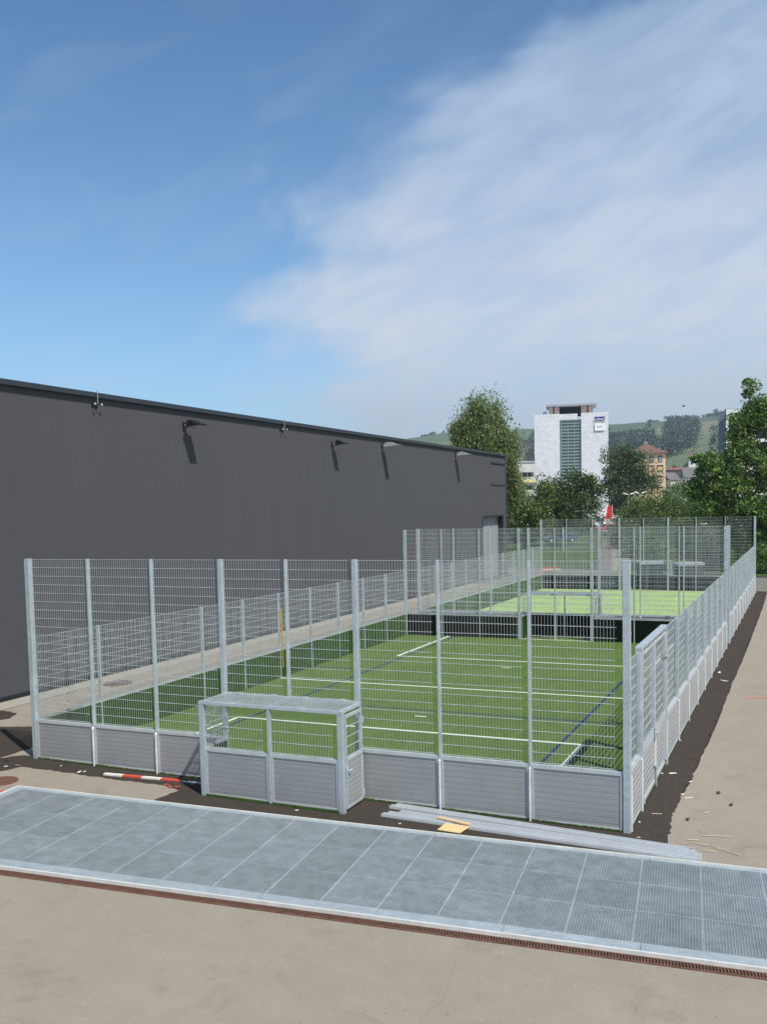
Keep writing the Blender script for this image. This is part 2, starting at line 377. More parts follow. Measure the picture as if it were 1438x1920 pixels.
# ------------------------------------------------------------------ fences
XS = [-WC, -10.03, -8.56, -7.06, -5.74, -4.43, -2.97, -1.48, 0.0]
YS = [1.08, 2.55, 4.1]+[4.1+(L1-4.1)*k/8 for k in range(1, 9)]
def frame_fn(P0, d, n):
    P0 = Vector(P0); d = Vector(d); n = Vector(n)
    return lambda t, q, z: P0+d*t+n*q+Vector((0, 0, z))
def post_mesh(fn, t, w, dp, z0, z1, parent, mat=None, clips=True, zc=HB, foot=False):
    mb = MB(); q = [fn(t-w/2, -dp/2, 0), fn(t+w/2, -dp/2, 0), fn(t+w/2, dp/2, 0), fn(t-w/2, dp/2, 0)]
    mb.hexa([p+Vector((0, 0, z0)) for p in q]+[p+Vector((0, 0, z1)) for p in q])
    o = mb.build('post', mat or MAT['galv'], parent, bevel=.006)
    if clips:
        mc = MB(); z = max(zc, z0)+.1
        mc.bar(fn(t, -dp/2-.003, z-.04), fn(t, -dp/2-.003, z1-.03), .012, .006, upv=fn(0, 1, 0)-fn(0, 0, 0))
        while z < z1-.05:
            mc.bar(fn(t-w/2-.004, -dp/2-.004, z), fn(t+w/2+.004, -dp/2-.004, z), .010, .018); mc.tube(fn(t, -dp/2-.006, z), fn(t, -dp/2-.016, z), .009, n=6)
            z += .333
        mc.build('clip_rail', MAT['wire'], o)
    if foot:
        mt = MB(); q = dp/2+.014
        mt.tube(fn(t, q, z0), fn(t, q, zc-.07), .019, n=10); mt.tube(fn(t, q, zc-.075), fn(t, q-.03, zc-.035), .019, .012, n=10)
        mt.build('post_foot', MAT['foot'], o, smooth=False)
    return o
def mesh_panel(fn, t0, t1, z0, z1, parent, q=-.035, vs=.05, hs=.167, name='mesh_panel'):
    mb = MB(); t = t0+.012
    while t < t1-.004:
        mb.bar(fn(t, q, z0), fn(t, q, z1), .0038); t += vs
    nz = max(1, round((z1-z0)/hs)); 
    for i in range(nz+1):
        z = z0+(z1-z0)*i/nz-(.004 if i == nz else -.004 if i == 0 else 0)
        mb.bar(fn(t0, q-.005, z), fn(t1, q-.005, z), .006, .0075); mb.bar(fn(t0, q+.005, z), fn(t1, q+.005, z), .006, .0075)
    return mb.build(name, MAT['wire'], parent)
def board_panel(fn, t0, t1, zb, z1, parent, name='board_panel', planks=9, lining='lining', frame=True):
    """outer face planks with raised lips, grooved between; n points outward"""
    mb = MB(); ph = (z1-zb)/planks; q0 = -.01
    for i in range(planks):
        a = zb+ph*i; b = a+ph
        for (za, zb2, q, mi_) in ((a+.010, b-.006, .020, 0), (a, a+.010, .014, 0), (b-.005, b, .0245, 1)):
            p = [fn(t0, q0, 0), fn(t1, q0, 0), fn(t1, q, 0), fn(t0, q, 0)]
            mb.hexa([v+Vector((0, 0, za)) for v in p]+[v+Vector((0, 0, zb2)) for v in p], mi_)
    o = mb.build(name, [MAT['alu'], MAT['lip']], parent)
    if frame:
        mf = MB()
        for t in (t0+.02, t1-.02): mf.bar(fn(t, .024, zb), fn(t, .024, z1), .03, .022, upv=fn(0, 1, 0)-fn(0, 0, 0))
        for z in (zb+.012, z1-.012): mf.bar(fn(t0+.035, .024, z), fn(t1-.035, .024, z), .020, .022)
        mf.build('panel_frame', MAT['lip'], o)
    if lining:
        ml = MB(); p = [fn(t0, -.028, 0), fn(t1, -.028, 0), fn(t1, -.012, 0), fn(t0, -.012, 0)]
        ml.hexa([v+Vector((0, 0, -.02)) for v in p]+[v+Vector((0, 0, z1-.01)) for v in p])
        ml.build('lining', MAT[lining], o)
    return o
def fence(name, label, P0, d, n, ts, zt, tall_w, gzf, skip_board=(), skip_mesh=(), cage=(), lining='lining', gap=.09, big=(), corner=(), cage_bottom=1.62, group=None, zcage_mesh=None, midshort=()):
    root = empty(name, P0, label, 'fence', group)
    fn = frame_fn(P0, d, n)
    for i, t in enumerate(ts):
        w = .040; dp = .075
        if i in big: w, dp = .088, .08
        if i in corner: w, dp = .108, .108
        z0 = gzf(t)-.03
        if i in midshort: z0 = cage_bottom if zcage_mesh is None else zcage_mesh
        post_mesh(fn, t, w, dp, z0, zt, root, foot=(i not in corner and i not in big and i not in midshort))
        if i in big or i in corner:
            pass
    for i, (a, b) in enumerate(zip(ts, ts[1:])):
        wa = (.05 if i in big else .0625 if i in corner else .0225); wb = (.05 if i+1 in big else .0625 if i+1 in corner else .0225)
        if i not in skip_board:
            board_panel(fn, a+wa, b-wb, gzf((a+b)/2)+.025, HB-.03, root, lining=lining)
            mr = MB(); mr.bar(fn(a+wa, -.003, HB-.012), fn(b-wb, -.003, HB-.012), .062, .036); mr.build('top_rail', MAT['rail'], root)
        if i not in skip_mesh:
            zb = HB+.02
            if i in cage: zb = (cage_bottom if zcage_mesh is None else zcage_mesh)
            mesh_panel(fn, a+wa, b-wb-gap, zb, zt-.01, root)
    return root
gfx = lambda t: gz(-WC+t)
TX = [x+WC for x in XS]
fr = fence('tall_court_fence', 'tall galvanised mesh fence on grey boards along the near end of the green pitch', (-WC, 0, 0), (1, 0, 0), (0, -1, 0), TX, 4.0, .1, gfx,
           skip_board=(3, 4), cage=(3, 4), big=(3, 5), corner=(0, 8), midshort=(4,), group='tall end fences of the two courts')
fence('tall_court_fence', 'tall mesh fence across the far end of the near pitch above the dark boards', (-WC, L1, 0), (1, 0, 0), (0, 1, 0), TX, 4.0, .1, gfx,
      skip_board=(3, 4), cage=(3, 4), big=(3, 5), corner=(0, 8), midshort=(), lining='black', group='tall end fences of the two courts')
fence('tall_court_fence', 'tall mesh fence on boards along the near end of the lime green far pitch', (-WC, Y2, 0), (1, 0, 0), (0, -1, 0), TX, 4.0, .1, gfx,
      skip_board=(3, 4), cage=(3, 4), big=(3, 5), corner=(0, 8), midshort=(4,), zcage_mesh=3.1, group='tall end fences of the two courts')
fence('tall_court_fence', 'farthest tall mesh fence closing the lime green pitch before the grass and trees', (-WC, L2, 0), (1, 0, 0), (0, 1, 0), TX, 4.0, .1, gfx,
      skip_board=(3, 4), cage=(3, 4), big=(3, 5), corner=(0, 8), midshort=(4,), lining='black', group='tall end fences of the two courts')
gr = lambda t: gz(0); gl = lambda t: gz(-WC)
# side fences: right side of the near court leaves out bays 1,2 for the gate
fence('side_fence', 'low galvanised side fence with a gate on the right of the near green pitch', (0, 0, 0), (0, 1, 0), (1, 0, 0), [.0625]+YS[:-1]+[L1-.065], 2.46, .06, gr,
      skip_board=(1, 2), skip_mesh=(1, 2), gap=.05, corner=(), group='low side fences of the two courts', midshort=())
TL = [.0625]+[L1*k/10 for k in range(1, 10)]+[L1-.065]
fence('side_fence', 'low galvanised side fence between the near green pitch and the dark hall', (-WC, 0, 0), (0, 1, 0), (-1, 0, 0), TL, 2.46, .06, gl, gap=.05, group='low side fences of the two courts')
T2 = [.0625]+[(L2-Y2)*k/10 for k in range(1, 10)]+[L2-Y2-.065]
fence('side_fence', 'low side fence on the right of the far lime green pitch', (0, Y2, 0), (0, 1, 0), (1, 0, 0), T2, 2.46, .06, gr, gap=.05, group='low side fences of the two courts')
fence('side_fence', 'low side fence between the far lime green pitch and the hall door', (-WC, Y2, 0), (0, 1, 0), (-1, 0, 0), T2, 2.46, .06, gl, gap=.05, group='low side fences of the two courts')
# green fringe where the turf comes out under the boards
def fringe(x0, y0, x1, y1, nrm):
    mb = MB(); a = Vector((x0, y0, 0)); b = Vector((x1, y1, 0)); d = b-a; n = int(d.length/.05); nn = Vector(nrm); prev = None
    for i in range(n+1):
        p = a+d*(i/n); w = random.uniform(.004, .022); z = gz(p.x)
        cur = (Vector((p.x, p.y, z+.045)), p+nn*w+Vector((0, 0, z+.012)))
        if prev: mb.quad(prev[0], cur[0], cur[1], prev[1])
        prev = cur
    o = mb.build('turf_fringe', MAT['lining']); o['kind'] = 'structure'
fringe(.03, 0, .03, L1, (1, 0, 0)); fringe(.03, Y2, .03, L2, (1, 0, 0)); fringe(-WC, -.03, -7.1, -.03, (0, -1, 0)); fringe(-4.4, -.03, 0, -.03, (0, -1, 0)); fringe(-6.95, -.83, -4.38, -.83, (0, -1, 0))

# gate in the right side fence
g = empty('double_gate', (0, 2.6, gz(0)), 'galvanised double gate in the right side fence next to the corner post', 'gate')
fn = frame_fn((0, 0, 0), (0, 1, 0), (1, 0, 0))
for t in (1.13, 4.05):
    mb = MB(); q = [fn(t-.05, -.055, 0), fn(t+.05, -.055, 0), fn(t+.05, .062, 0), fn(t-.05, .062, 0)]
    mb.hexa([p+Vector((0, 0, gz(0)-.03)) for p in q]+[p+Vector((0, 0, 2.5)) for p in q]); mb.build('gate_post', MAT['galv'], g, bevel=.006)
mb = MB(); mb.bar(fn(1.08, 0, 2.53), fn(4.10, 0, 2.53), .115, .055); mb.build('lintel_beam', MAT['galv'], g, bevel=.006)
for (a, b, hs) in ((1.19, 2.575, 1), (2.59, 3.99, -1)):
    lf = MB()
    zb = gz(0)+.06
    for t in (a+.025, b-.025): lf.bar(fn(t, .02, zb), fn(t, .02, 2.44), .05, .05, upv=(1, 0, 0))
    lf.bar(fn(a+.05, .02, zb+.025), fn(b-.05, .02, zb+.025), .048, .05); lf.bar(fn(a+.05, .02, 2.415), fn(b-.05, .02, 2.415), .048, .05)
    lo = lf.build('gate_leaf', MAT['rail'], g)
    bp = board_panel(fn, a+.05, b-.05, zb+.05, HB-.03, lo, planks=8)
    mb = MB(); mb.bar(fn(a+.05, .028, HB+.04), fn(b-.05, .028, HB+.04), .018, .17); mb.build('kick_plate', MAT['galv_bright'], lo)
    mesh_panel(fn, a+.05, b-.10, HB+.12, 2.39, lo, q=0)
    hg = MB(); th = a+.0 if hs > 0 else b-.0
    for z in (.05, 2.0): hg.tube(fn(th, .07, z-.05), fn(th, .07, z+.05), .016, n=8); hg.bar(fn(th, .07, z), fn(th+.14*hs, .055, z), .02, .035)
    hg.build('hinge', MAT['galv_bright'], lo)
mb = MB(); mb.tube(fn(2.52, .075, .3), fn(2.52, .075, gz(0)+.01), .010, n=8); mb.bar(fn(2.48, .06, .28), fn(2.60, .06, .28), .03, .03); mb.bar(fn(2.52, .08, .3), fn(2.52, .15, .34), .016, .016)
mb.build('drop_bolt', MAT['galv_bright'], g)
mb = MB(); mb.bar(fn(2.53, .06, .72), fn(2.53, .06, .95), .012, .05, upv=(0, 1, 0)); mb.tube(fn(2.53, .06, .86), fn(2.53, .11, .86), .012); mb.tube(fn(2.53, .11, .86), fn(2.65, .11, .86), .010); mb.build('handle', MAT['galv_bright'], g)

# goal cages
def cage(label, y0, y1, front, door=True, mid=True, xa=-6.99, xb=-4.36):
    """y0 = fence line, y1 = back of the cage"""
    s = 1 if y1 > y0 else -1
    root = empty('goal_cage', ((xa+xb)/2, (y0+y1)/2, gz(-5.7)), label, 'goal', 'goal cages built into the end fences')
    zt = 1.62; w = .1
    for x in (xa, xb):
        mb = MB(); mb.box(x-w/2, x+w/2, y1-s*.09, y1, gz(x)-.03, zt-.04) if s < 0 else mb.box(x-w/2, x+w/2, y1-.09, y1, gz(x)-.03, zt-.04)
        mb.build('post', MAT['galv'], root, bevel=.006)
    xm = (xa+xb)/2
    mb = MB(); ya, yb = sorted((y1, y1-s*.06)); mb.box(xm-.03, xm+.03, ya, yb, gz(xm)-.03, zt-.06); mb.build('post', MAT['galv'], root, bevel=.005)
    rf = MB(); yb1 = y1-s*.03; yf = y0+s*.09
    rf.bar((xa-.05, yb1, zt-.02), (xb+.05, yb1, zt-.02), .07, .05); rf.bar((xa-.02, yf, zt-.005), (xb+.02, yf, zt-.005), .05, .05)
    for x in (xa, xm, xb): rf.bar((x, yb1+(-s)*.04, zt-.018), (x, yf-(-s)*0.03, zt-.018), .06, .045)
    for x in (xa+.3, xm-.3, xm+.3, xb-.3): rf.bar((x-.05, yf+s*.02, zt+.03), (x+.05, yf+s*.02, zt+.03), .06, .02)
    ro = rf.build('roof_frame', MAT['galv_bright'], root)
    rm = MB(); x = xa+.05
    while x < xb: rm.bar((x, yb1, zt+.008), (x, yf, zt+.008), .007); x += .05
    y = min(yb1, yf)
    while y < max(yb1, yf): rm.bar((xa, y, zt+.016), (xb, y, zt+.016), .010); y += .167/2
    rm.build('roof_mesh', MAT['wire'], ro)
    nrm = (0, s, 0); fb = frame_fn((xa, y1-s*.045, 0), (1, 0, 0), nrm)
    ww = xm-xa
    for (a, b) in ((.05, ww-.03), (ww+.03, 2*ww-.05)):
        board_panel(fb, a, b, gz(xa)+.02, HB-.03, root, lining='black' if s > 0 else 'lining')
        mr = MB(); mr.bar(fb(a, 0, HB-.012), fb(b, 0, HB-.012), .062, .036); mr.build('top_rail', MAT['rail'], root)
        mesh_panel(fb, a+.0, b-.10, HB+.02, zt-.05, root, q=0)
    # closed left side
    fl = frame_fn((xa, y1-s*.1, 0), (0, -s, 0), (-1, 0, 0)); dl = abs(y1-y0)-.2
    board_panel(fl, 0, dl, gz(xa)+.02, HB-.03, root); mr = MB(); mr.bar(fl(0, 0, HB-.012), fl(dl, 0, HB-.012), .06, .036); mr.build('top_rail', MAT['rail'], root)
    mesh_panel(fl, .0, dl, HB+.02, zt-.05, root, q=0)
    fr_ = frame_fn((xb, y1-s*.1, 0), (0, -s, 0), (1, 0, 0))
    if door:
        d = MB(); zb = gz(xb)+.05
        for t in (.03, dl-.03): d.bar(fr_(t, .03, zb), fr_(t, .03, zt-.09), .045, .04, upv=(1, 0, 0))
        d.bar(fr_(.05, .03, zb+.02), fr_(dl-.05, .03, zb+.02), .04, .045); d.bar(fr_(.05, .03, zt-.11), fr_(dl-.05, .03, zt-.11), .04, .045); d.bar(fr_(.05, .03, HB-.01), fr_(dl-.05, .03, HB-.01), .04, .05)
        do = d.build('door', MAT['galv_bright'], root)
        fo = frame_fn((xb+.02, y1-s*.1, 0), (0, -s, 0), (1, 0, 0))
        board_panel(fo, .06, dl-.06, zb+.05, HB-.04, do, frame=False)
        mesh_panel(fo, .06, dl-.06, HB+.02, zt-.13, do, q=0, vs=.10)
        h = MB(); h.bar(fr_(.03, .055, .52), fr_(.03, .055, .70), .012, .05, upv=(0, 1, 0)); h.tube(fr_(.03, .055, .64), fr_(.03, .10, .64), .011); h.tube(fr_(.03, .10, .64), fr_(.14, .10, .64), .010)
        h.build('handle', MAT['galv_bright'], do)
        h = MB()
        for z in (.12, 1.35): h.tube(fr_(dl, .06, z-.05), fr_(dl, .06, z+.05), .015)
        h.build('hinge', MAT['galv_bright'], do)
    else:
        board_panel(fr_, 0, dl, gz(xb)+.02, HB-.03, root); mesh_panel(fr_, 0, dl, HB+.02, zt-.05, root, q=0)
    tf = MB(); ya, yb = sorted((y0-s*.02, y1-s*.08)); tf.box(xa+.03, xb-.03, ya, yb, -.4, -.006); tf.build('floor_turf', MAT['turf'], root)
    return root
cage('galvanised goal cage with a side door jutting out of the near fence towards the grating', 0, -.84, True)
# the two goals between the pitches stand back to back in one frame
cage('galvanised goal cage between the two pitches with dark boards behind its opening', L1, Y2-.10, False, door=True)
cage('goal cage at the far end of the lime green pitch near the path', L2, L2+.84, False, door=False)

# ------------------------------------------------------------------ steel grating platform and drain
pf = empty('grating_platform', (-4, -2.8, gz(-4)), 'long pale galvanised steel grating platform across the foreground in front of the pitch', 'metal grating')
def far(x): return Vector((x, -1.74+(x+10.28)*.0661, gz(x)))
def near(x): return Vector((x, -4.90+(x+9.97)*.0921, gz(x)))
COLS = [-10.12+.75*k for k in range(19)]
HZ = .045
def GPt(x, b, dz=0):
    """x on the far edge, b = 0 far .. 1 near"""
    p = far(x); q = near(x+.31); r = p.lerp(q, b); r.z = gz(r.x)+dz; return r
fb0, fb1 = .035, .925
mb = MB()
def fr_quad(x0, x1, b0, b1, dz=HZ):
    a, b, c, d = GPt(x0, b0), GPt(x1, b0), GPt(x1, b1), GPt(x0, b1)
    mb.hexa([v+Vector((0, 0, .002)) for v in (a, b, c, d)]+[v+Vector((0, 0, dz)) for v in (a, b, c, d)])
XL, XR = -10.28, 3.55
k = 9; xx = [XL+(XR-XL)*i/k for i in range(k+1)]
for a, b in zip(xx, xx[1:]):
    fr_quad(a+.003, b-.003, 0, fb0); fr_quad(a+.003, b-.003, fb1, 1.0)
fr_quad(XL, -10.125, fb0+.001, fb1-.001); fr_quad(3.385, XR, fb0+.001, fb1-.001)
mb.build('frame', MAT['frame'], pf)
mb = MB()
for a, b in zip(xx, xx[1:]):
    mb.bar(GPt(a, -.004, .03), GPt(b, -.004, .03), .022, .06); mb.bar(GPt(a, 1.006, .03), GPt(b, 1.006, .03), .03, .06)
mb.bar(GPt(XL-.01, 0, .03), GPt(XL-.01, 1, .03), .022, .06)
mb.build('edge_angle', MAT['edge'], pf)
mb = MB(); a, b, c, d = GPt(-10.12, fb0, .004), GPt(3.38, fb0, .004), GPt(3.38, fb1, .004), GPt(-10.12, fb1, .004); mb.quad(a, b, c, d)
mb.build('pit_shade_sheet', flat('pit_shade_sheet', (.04, .042, .045), .8), pf)  # dark sheet close above the ground, the shade of a pit painted in
mb = MB()
for x in COLS[1:-1]: mb.bar(GPt(x, fb0, HZ-.014), GPt(x, fb1, HZ-.014), .009, .03)
for b_ in (.3335, .6285):
    for a, b in zip(xx, xx[1:]): mb.bar(GPt(max(a, -10.11), b_, HZ-.0065), GPt(min(b, 3.37), b_, HZ-.015), .006, .02)
mb.build('support_bar', MAT['seam'], pf)
rows = [fb0+.002, .335, .63, fb1-.002]
for i, (xa, xb) in enumerate(zip(COLS, COLS[1:])):
    for j, (ba, bb) in enumerate(zip(rows, rows[1:])):
        mb = MB(); xa_, xb_ = xa+.012, xb-.012; e = .003; dz = random.uniform(-.003, .003)
        c4 = [GPt(xa_, ba+e), GPt(xb_, ba+e), GPt(xb_, bb-e), GPt(xa_, bb-e)]
        top = HZ-.004+dz
        P = lambda u, v, z: (c4[0].lerp(c4[1], u)).lerp(c4[3].lerp(c4[2], u), v)+Vector((0, 0, z))
        nu, nv = 22, 27
        for q in range(nu+1): mb.bar(P(q/nu, 0, top-.014), P(q/nu, 1, top-.014), .0045 if 0 < q < nu else .007, .028)
        for q in range(nv+1): mb.bar(P(0, q/nv, top-.010), P(1, q/nv, top-.010), .004 if 0 < q < nv else .007, .020)
        mb.build('grating_panel', MAT['grate'], pf)
dr = empty('drain_channel', (-3, -5, gz(-3)), 'narrow rusty brown slotted drain channel along the near edge of the grating', 'drain')
mb = MB(); mc = MB(); mr = MB()
def DP(x, o, z): p = GPt(x, 1.0); d = Vector((.0921, -1, 0)).normalized(); q = p+d*o; q.z = gz(q.x)+z; return q
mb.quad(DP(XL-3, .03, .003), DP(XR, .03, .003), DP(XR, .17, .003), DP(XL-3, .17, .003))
for a, b in zip(xx, xx[1:]):
    for o_ in (.035, .165): mr.bar(DP(a, o_, .008), DP(b, o_, .008), .02, .012)
mr.bar(DP(XL-3, .035, .008), DP(XL, .035, .008), .02, .012); mr.bar(DP(XL-3, .165, .008), DP(XL, .165, .008), .02, .012)
x = XL-3
while x < XR: mc.bar(DP(x, .045, .007), DP(x+.012, .155, .007), .016, .010); x += .034
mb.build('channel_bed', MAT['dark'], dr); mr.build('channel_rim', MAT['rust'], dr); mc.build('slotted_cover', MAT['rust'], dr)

# ------------------------------------------------------------------ dark hall
XB, HBD, YA, YB = -16.36, 8.3, -10.0, 49.2
hall = empty('hall', (XB-15, 20, gz(-17.5)), 'long flat-roofed hall clad in dark grey ribbed sheet metal on the left', 'building')
DY0, DY1, DZ = 44.0, 48.45, 4.15
mb = MB(); y = YA; p = .10; zb = gz(XB)-.05
def rib(ya, yb, z0, z1, x0=XB):
    q = [(ya, 0), (ya+.035, 0), (ya+.048, .013), (ya+.087, .013), (yb, 0)]
    for a, b in zip(q, q[1:]): mb.quad((x0+a[1], a[0], z0), (x0+b[1], b[0], z0), (x0+b[1], b[0], z1), (x0+a[1], a[0], z1))
while y < YB-1e-6:
    yb = min(y+p, YB)
    if DY0-.01 < y < DY1-.05: rib(y, yb, DZ, HBD)
    else: rib(y, yb, zb, HBD)
    y += p
mb.build('wall', MAT['cladding'], hall)
mb = MB()
mb.quad((XB, YB, zb), (XB-30, YB, zb), (XB-30, YB, HBD), (XB, YB, HBD)); mb.quad((XB, YA, zb), (XB-30, YA, zb), (XB-30, YA, HBD), (XB, YA, HBD)); mb.quad((XB-30, YA, zb), (XB-30, YB, zb), (XB-30, YB, HBD), (XB-30, YA, HBD))
mb.build('wall', MAT['cladding'], hall)
mb = MB(); mb.box(XB-30, XB-.3, YA, YB, HBD-.3, HBD-.05); mb.build('roof', MAT['coping'], hall)
mb = MB(); yy = [YA+(YB+.05-YA)*i/10 for i in range(11)]
for a, b in zip(yy, yy[1:]): mb.box(XB-.35, XB+.13, a+.002, b-.002, HBD-.11, HBD+.03)
mb.box(XB-30, XB-.36, YB-.3, YB+.06, HBD-.22, HBD+.03)
mb.build('coping', MAT['coping'], hall)
mb = MB(); mb.box(XB+.0, XB+.05, YB-.03, YB+.07, zb, HBD-.22); mb.build('corner_trim', MAT['coping'], hall)
mb = MB(); mb.box(XB+.001, XB+.04, YA, DY0-.05, zb, gz(XB)+.12); mb.box(XB+.001, XB+.04, DY1+.05, YB-.04, zb, gz(XB)+.12); mb.build('plinth', MAT['darkmetal'], hall)
mb = MB(); dpt = .36
mb.box(XB-dpt, XB+.03, DY0-.12, DY0-.01, zb, DZ+.01); mb.box(XB-dpt, XB+.03, DY1, DY1+.1, zb, DZ+.01); mb.box(XB-dpt, XB+.03, DY0-.01, DY1, DZ-.02, DZ+.08)
mb.build('door_reveal', MAT['darkmetal'], hall)
mb = MB(); n = 9
for i in range(n): a = DY0+(DY1-DY0)*i/n; mb.box(XB-dpt-.05, XB-dpt+(.0 if i % 2 else .012), a+.006, a+(DY1-DY0)/n-.006, zb, DZ)
mb.build('sliding_door', MAT['door'], hall)
mb = MB(); mb.box(XB+.022, XB+.07, 45.9, 48.9, 7.62, 7.72); mb.box(XB+.02, XB+.05, 45.9, 48.9, 6.2, 6.26); mb.build('vent_slot', MAT['darkmetal'], hall)

def flood(y, z, w, reach, label, bright):
    root = empty('wall_floodlight', (XB, y, z), label, 'floodlight', 'floodlights on the hall wall')
    x0 = XB+.022
    mb = MB(); mb.box(x0, x0+.05, y-.07, y+.07, z-.14, z+.10); mb.build('wall_plate', MAT['darkmetal'], root)
    mb = MB(); mb.bar((x0+.05, y, z), (x0+.20, y, z+.03), .05, .05); mb.tube((x0+.2, y-.1, z+.04), (x0+.2, y+.1, z+.04), .035, n=10); mb.build('bracket', MAT['glass'], root, smooth=False)
    hx = x0+.22
    # wedge-shaped head: deep at the wall end, thin at the tip
    mb = MB(); h2 = w/2
    prof = [(hx, z-.07), (hx+reach*.95, z-.02), (hx+reach, z+.005), (hx+reach*.6, z+.06), (hx+reach*.30, z+.15), (hx+.05, z+.12), (hx, z+.04)]
    n = len(prof)
    A_ = [(a, y-h2, b) for a, b in prof]; B_ = [(a, y+h2, b) for a, b in prof]
    mb.poly(A_); mb.poly(B_[::-1])
    for i in range(n): j = (i+1) % n; mb.quad(A_[i], A_[j], B_[j], B_[i])
    hd = mb.build('lamp_head', MAT['glass'] if bright else MAT['darkmetal'], root)
    mb = MB(); mb.quad((hx+.08, y-h2+.03, z-.0705), (hx+reach*.9, y-h2+.03, z-.031), (hx+reach*.9, y+h2-.03, z-.031), (hx+.08, y+h2-.03, z-.0705)); mb.build('lamp_glass', MAT['glass'], hd)
    if not bright:
        mb = MB()
        for i in range(6): xx_ = hx+reach*(.12+.07*i); mb.bar((xx_, y-h2, z+.11-.008*i), (xx_, y+h2, z+.11-.008*i), .012, .09)
        mb.build('cooling_fin', MAT['darkmetal'], hd)
flood(12.15, 7.70, .42, .56, 'dark floodlight high on the hall wall, nearest of the four', False)
flood(22.95, 7.66, .36, .50, 'dark floodlight on the hall wall, second from the left', False)
flood(28.3, 7.86, .42, .80, 'pale flat floodlight on the hall wall, third from the left', True)
flood(38.9, 7.88, .42, .78, 'pale flat floodlight on the hall wall closest to the grey door', True)
def camdome(y, z, label):
    root = empty('security_camera', (XB, y, z), label, 'security camera', 'camera brackets under the hall roof edge')
    x0 = XB+.14
    mb = MB(); mb.tube((x0+.01, y, z-.05), (x0+.01, y, z+.36), .012); mb.build('rod', MAT['slab'] if 'slab' in MAT else MAT['door'], root)
    mb = MB(); mb.bar((XB+.022, y-.13, z-.08), (XB+.022, y+.13, z-.08), .05, .06); mb.bar((XB+.02, y, z-.05), (x0+.02, y, z-.05), .03, .03); mb.build('bracket', MAT['darkmetal'], root)
    for s in (-1, 1):
        bm = bmesh.new(); bmesh.ops.create_uvsphere(bm, u_segments=12, v_segments=8, radius=.038); bmesh.ops.translate(bm, verts=bm.verts, vec=(x0+.03, y+s*.14, z-.06))
        me = bpy.data.meshes.new('camera_ball'); bm.to_mesh(me); bm.free(); me.materials.append(MAT['glass']); o = bpy.data.objects.new('camera_ball', me); COL.objects.link(o); o.parent = root; o.matrix_parent_inverse = root.matrix_world.inverted()
camdome(7.82, 8.05, 'white double camera bracket under the roof edge at the left end of the hall wall')
camdome(18.6, 8.05, 'white double camera bracket under the roof edge between two floodlights')

# ------------------------------------------------------------------ things lying about
def ring_disc(name, cx, cy, r, mat, label, cat):
    root = empty(name, (cx, cy, gz(cx)), label, cat, 'round manhole covers')
    mb = MB(); mb.tube((cx, cy, gz(cx)-.02), (cx, cy, gz(cx)+.014), r, r, 32); mb.build('frame_ring', MAT['rust'], root)
    mb = MB(); mb.tube((cx, cy, gz(cx)), (cx, cy, gz(cx)+.020), r*.86, r*.86, 32)
    for a in range(-3, 4): mb.bar((cx+a*r*.2, cy-r*.5, gz(cx)+.021), (cx+a*r*.2, cy+r*.5, gz(cx)+.021), .02, .006)
    mb.build('lid', mat, root)
ring_disc('manhole_cover', -10.93, -1.50, .30, MAT['rust'], 'rusty brown manhole cover beside the left corner of the grating', 'manhole cover')
ring_disc('manhole_cover', -15.25, 7.0, .42, flat('dark_cast_iron', (.11, .085, .075), .8), 'dark manhole cover in the paving between the hall and the side fence', 'manhole cover')
def plank(name, a, b, w, h, label, cat, segs, mats, z=.02):
    a = Vector((*a, gz(a[0])+z)); b = Vector((*b, gz(b[0])+z)); mb = MB()
    for i in range(segs):
        p = a.lerp(b, i/segs); q = a.lerp(b, (i+1)/segs); mb.bar(p, q, w, h, mi=i % 2)
    o = mb.build(name, mats); return tag(o, label, cat)
plank('barrier_board', (-9.44, -.46), (-7.85, -.30), .085, .03, 'red and white striped barrier board lying along the fence left of the goal cage', 'barrier board', 4, [MAT['paper'], MAT['red']], .02)
plank('metal_lath', (-7.83, -.30), (-7.06, -.22), .05, .02, 'short bare metal lath lying between the striped board and the goal cage', 'metal lath', 1, [MAT['galv_bright']], .012)
plank('barrier_board', (-10.36, -1.96), (-10.34, -3.3), .07, .03, 'short red and white striped board beside the left edge of the grating', 'barrier board', 5, [MAT['red'], MAT['paper']], .02)
beams = [(-3.72, -.68, 1.10, -.86, .0, 'nearest of the long aluminium profiles lying in front of the fence'), (-3.66, -.58, 1.13, -.77, .0, 'second long aluminium profile from the grating lying in front of the fence'),
         (-3.50, -.47, 1.12, -.67, .0, 'middle long aluminium profile lying in front of the fence'), (-3.76, -.26, 1.04, -.57, .0, 'second long aluminium profile from the fence boards'),
         (-3.70, -.16, 1.0, -.47, .0, 'long aluminium profile lying closest to the fence boards')]
for i, (x0, y0, x1, y1, dz, lb) in enumerate(beams):
    mb = MB(); a = Vector((x0, y0, gz(x0)+.006)); b = Vector((x1, y1, gz(x1)+.006)); d = (b-a).normalized(); s = Vector((-d.y, d.x, 0))
    wv = .082
    for off, w, h in ((0, wv, .012), (-wv/2+.006, .012, .045), (wv/2-.006, .012, .045), (0, .010, .030)): mb.bar(a+s*off+Vector((0, 0, h/2)), b+s*off+Vector((0, 0, h/2)), w, h)
    tag(mb.build('aluminium_profile', MAT['profile']), lb, 'metal profile', 'aluminium profiles stacked before the fence')
mb = MB(); z = gz(-2.5)+.012; mb.hexa([(-2.67, -.99, z), (-2.30, -1.02, z), (-2.22, -.76, z+.03), (-2.62, -.73, z+.03), (-2.67, -.99, z+.008), (-2.30, -1.02, z+.008), (-2.22, -.76, z+.038), (-2.62, -.73, z+.038)])
